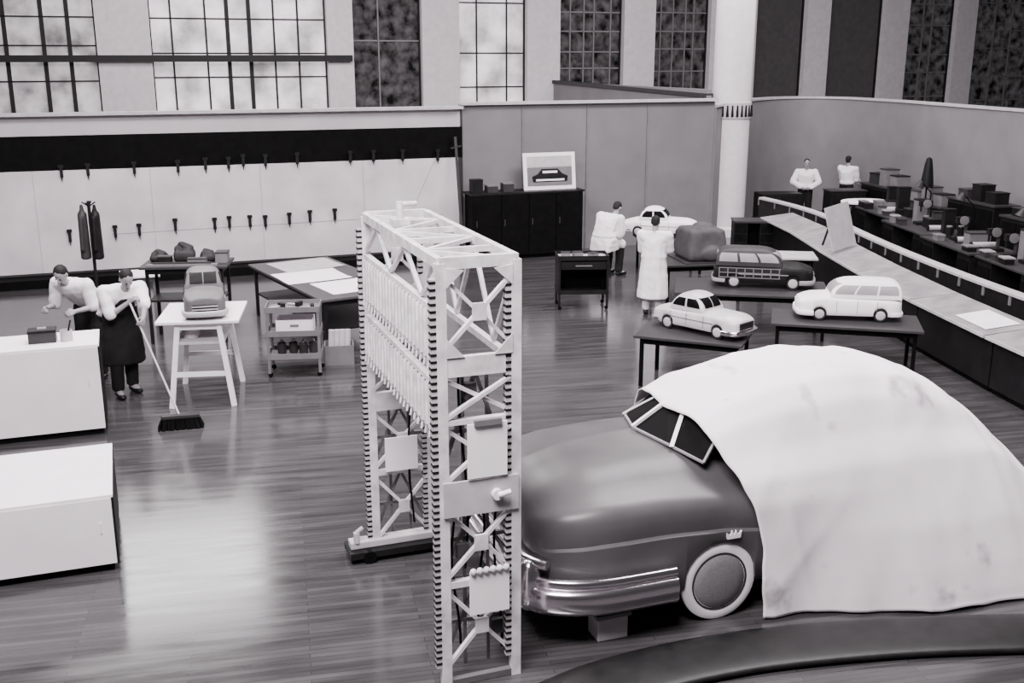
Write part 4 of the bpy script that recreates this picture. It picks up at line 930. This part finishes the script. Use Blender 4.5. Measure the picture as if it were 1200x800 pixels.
b = NB(); lathe(b, [(.5, .92), (.52, .93), (.52, .965), (.5, .975)], Matrix.Diagonal((1.2, .9, 1, 1)), 36); obj('tabletop', b, M['paper'], t)
b = NB(); lathe(b, [(.3, 0), (.3, .03), (.08, .08), (.06, .92)], seg=24); obj('pedestal', b, M['dark'], t)
t = thing('cabinet', 'dark cabinet hiding the legs of the far man at the right wall', 'cabinet', (8.83, 28.35, 0), R(8))
bx('body', M['dark'], t, ((0, 0, .54), (.98, .5, 1.02)), bev=.01); bx('plinth', M['black'], t, ((0, 0, .02), (.9, .42, .04))); bx('top', M['darkgrey'], t, ((0, 0, 1.06), (1.02, .54, .03)))
for k in (-1, 1):
    d = bx('door', M['dark'], t, ((k*.24, -.26, .54), (.46, .02, .94)), bev=.005); bx('handle', M['mid'], d, ((k*.06, -.28, .6), (.02, .02, .12)))
wr0 = Vector((8.2, 38, 0)); wrd = (Vector((13.3, 14.5, 0))-wr0).normalized()
for k, yy in enumerate([22.4, 24.3, 26.2, 28.1]):
    s_ = (yy-38)/wrd.y; q = wr0+wrd*s_; q = q+Vector((-.5, -.1, 0)); hh = [1.15, 1.3, 1.0, 1.2][k]
    t = thing('cabinet', ['nearest', 'second', 'third', 'farthest'][k]+' dark cabinet along the right wall', 'cabinet', q, math.atan2(-wrd.x, wrd.y)+math.pi, 'dark cabinets along the right wall')
    bx('body', M['dark'], t, ((0, 0, hh/2), (.6, 1.7, hh-.04)), bev=.01); bx('top', M['darkgrey'], t, ((0, 0, hh), (.66, 1.76, .04)))
    for sy in (-1, 0, 1):
        for sx in (-1, 1): bx('drawer', M['black'], t, ((sx*.31, sy*.55, hh/2), (.02, .5, hh-.2)))
    for dy, h_ in ((-.5, .2), (.0, .32), (.5, .16)):
        box_at(q.x-dy*.2, q.y+dy, hh+.022, .34, .34, h_+.03*k, random.choice(['dark', 'darkgrey', 'mid']), random.choice(['dark', 'darkgrey']), 12, 'dark box on top of the cabinets along the right wall', 'boxes on the right wall cabinets')
def slope_z(dx): return .90-.12+.04+(dx+LXD/2)*(.10)/LXD+.006
k_ = 15.2; th_ = math.atan(.017*(21-k_)); mm = Matrix.Translation((desk_x(k_), k_, 0)) @ Matrix.Rotation(th_, 4, 'Z')
b = NB(); gridmesh(b, lambda a, c: mm @ Vector((-.25+.5*a, -.9+.85*c, slope_z(-.25+.5*a)+.006)), 6, 6); tag(obj('drawing_sheet', b, M['paper'], smooth=True), 'white drawing sheet on the sloped desk at the right edge', 'paper')
t = thing('upright_board', 'pale grey upright drawing board propped on a drafting desk', 'drawing board', (6.40, 20.3, .93), R(38))
bx('panel', M['light'], t, ((0, 0, .42), (.74, .03, .84)), M4=Matrix.Rotation(R(-14), 4, 'X') @ Matrix.Rotation(R(-6), 4, 'Y'))
for sx in (-.2, .2):
    b = NB(); bar(b, (sx, .18, .6), (sx, .36, .02), .03); obj('prop', b, M['dark'], t)
t = thing('cabinet', 'low dark cabinet beside the column', 'cabinet', (6.95, 27.9, 0), R(8))
bx('body', M['dark'], t, ((0, 0, .54), (1.1, .6, 1.02)), bev=.01); bx('plinth', M['black'], t, ((0, 0, .02), (1.0, .5, .04)))
for k in (-1, 1):
    d = bx('door', M['dark'], t, ((k*.27, -.31, .54), (.52, .02, .94)), bev=.005); bx('handle', M['mid'], d, ((k*.06, -.33, .6), (.02, .02, .12)))
g = G(880, 296); t = thing('desk', 'small dark desk standing before the column', 'desk', g, R(-5))
bx('top', M['darkgrey'], t, ((0, 0, .77), (.95, .65, .04)))
for k in (-1, 1):
    d = bx('pedestal', M['dark'], t, ((k*.30, 0, .38), (.32, .58, .74)), bev=.005)
    for q in range(3): bx('drawer', M['black'], d, ((k*.30, -.3, .18+.22*q), (.28, .02, .18)))
bx('modesty_panel', M['black'], t, ((0, .2, .42), (.5, .02, .6)))
t = thing('work_lamp', 'tall dark shaded work lamp standing near the right wall', 'lamp', (9.8, 25.3, 0))
b = NB(); lathe(b, [(.2, 0), (.2, .03), (.04, .06)], seg=24); obj('base', b, M['black'], t, smooth=True)
b = NB(); tube(b, (0, 0, .05), (0, 0, 1.75), .02); obj('pole', b, M['black'], t)
b = NB(); lathe(b, [(.15, 1.5), (.14, 1.65), (.09, 2.05), (.06, 2.17), (0, 2.2)], seg=24); obj('shade', b, M['dark'], t, smooth=True)
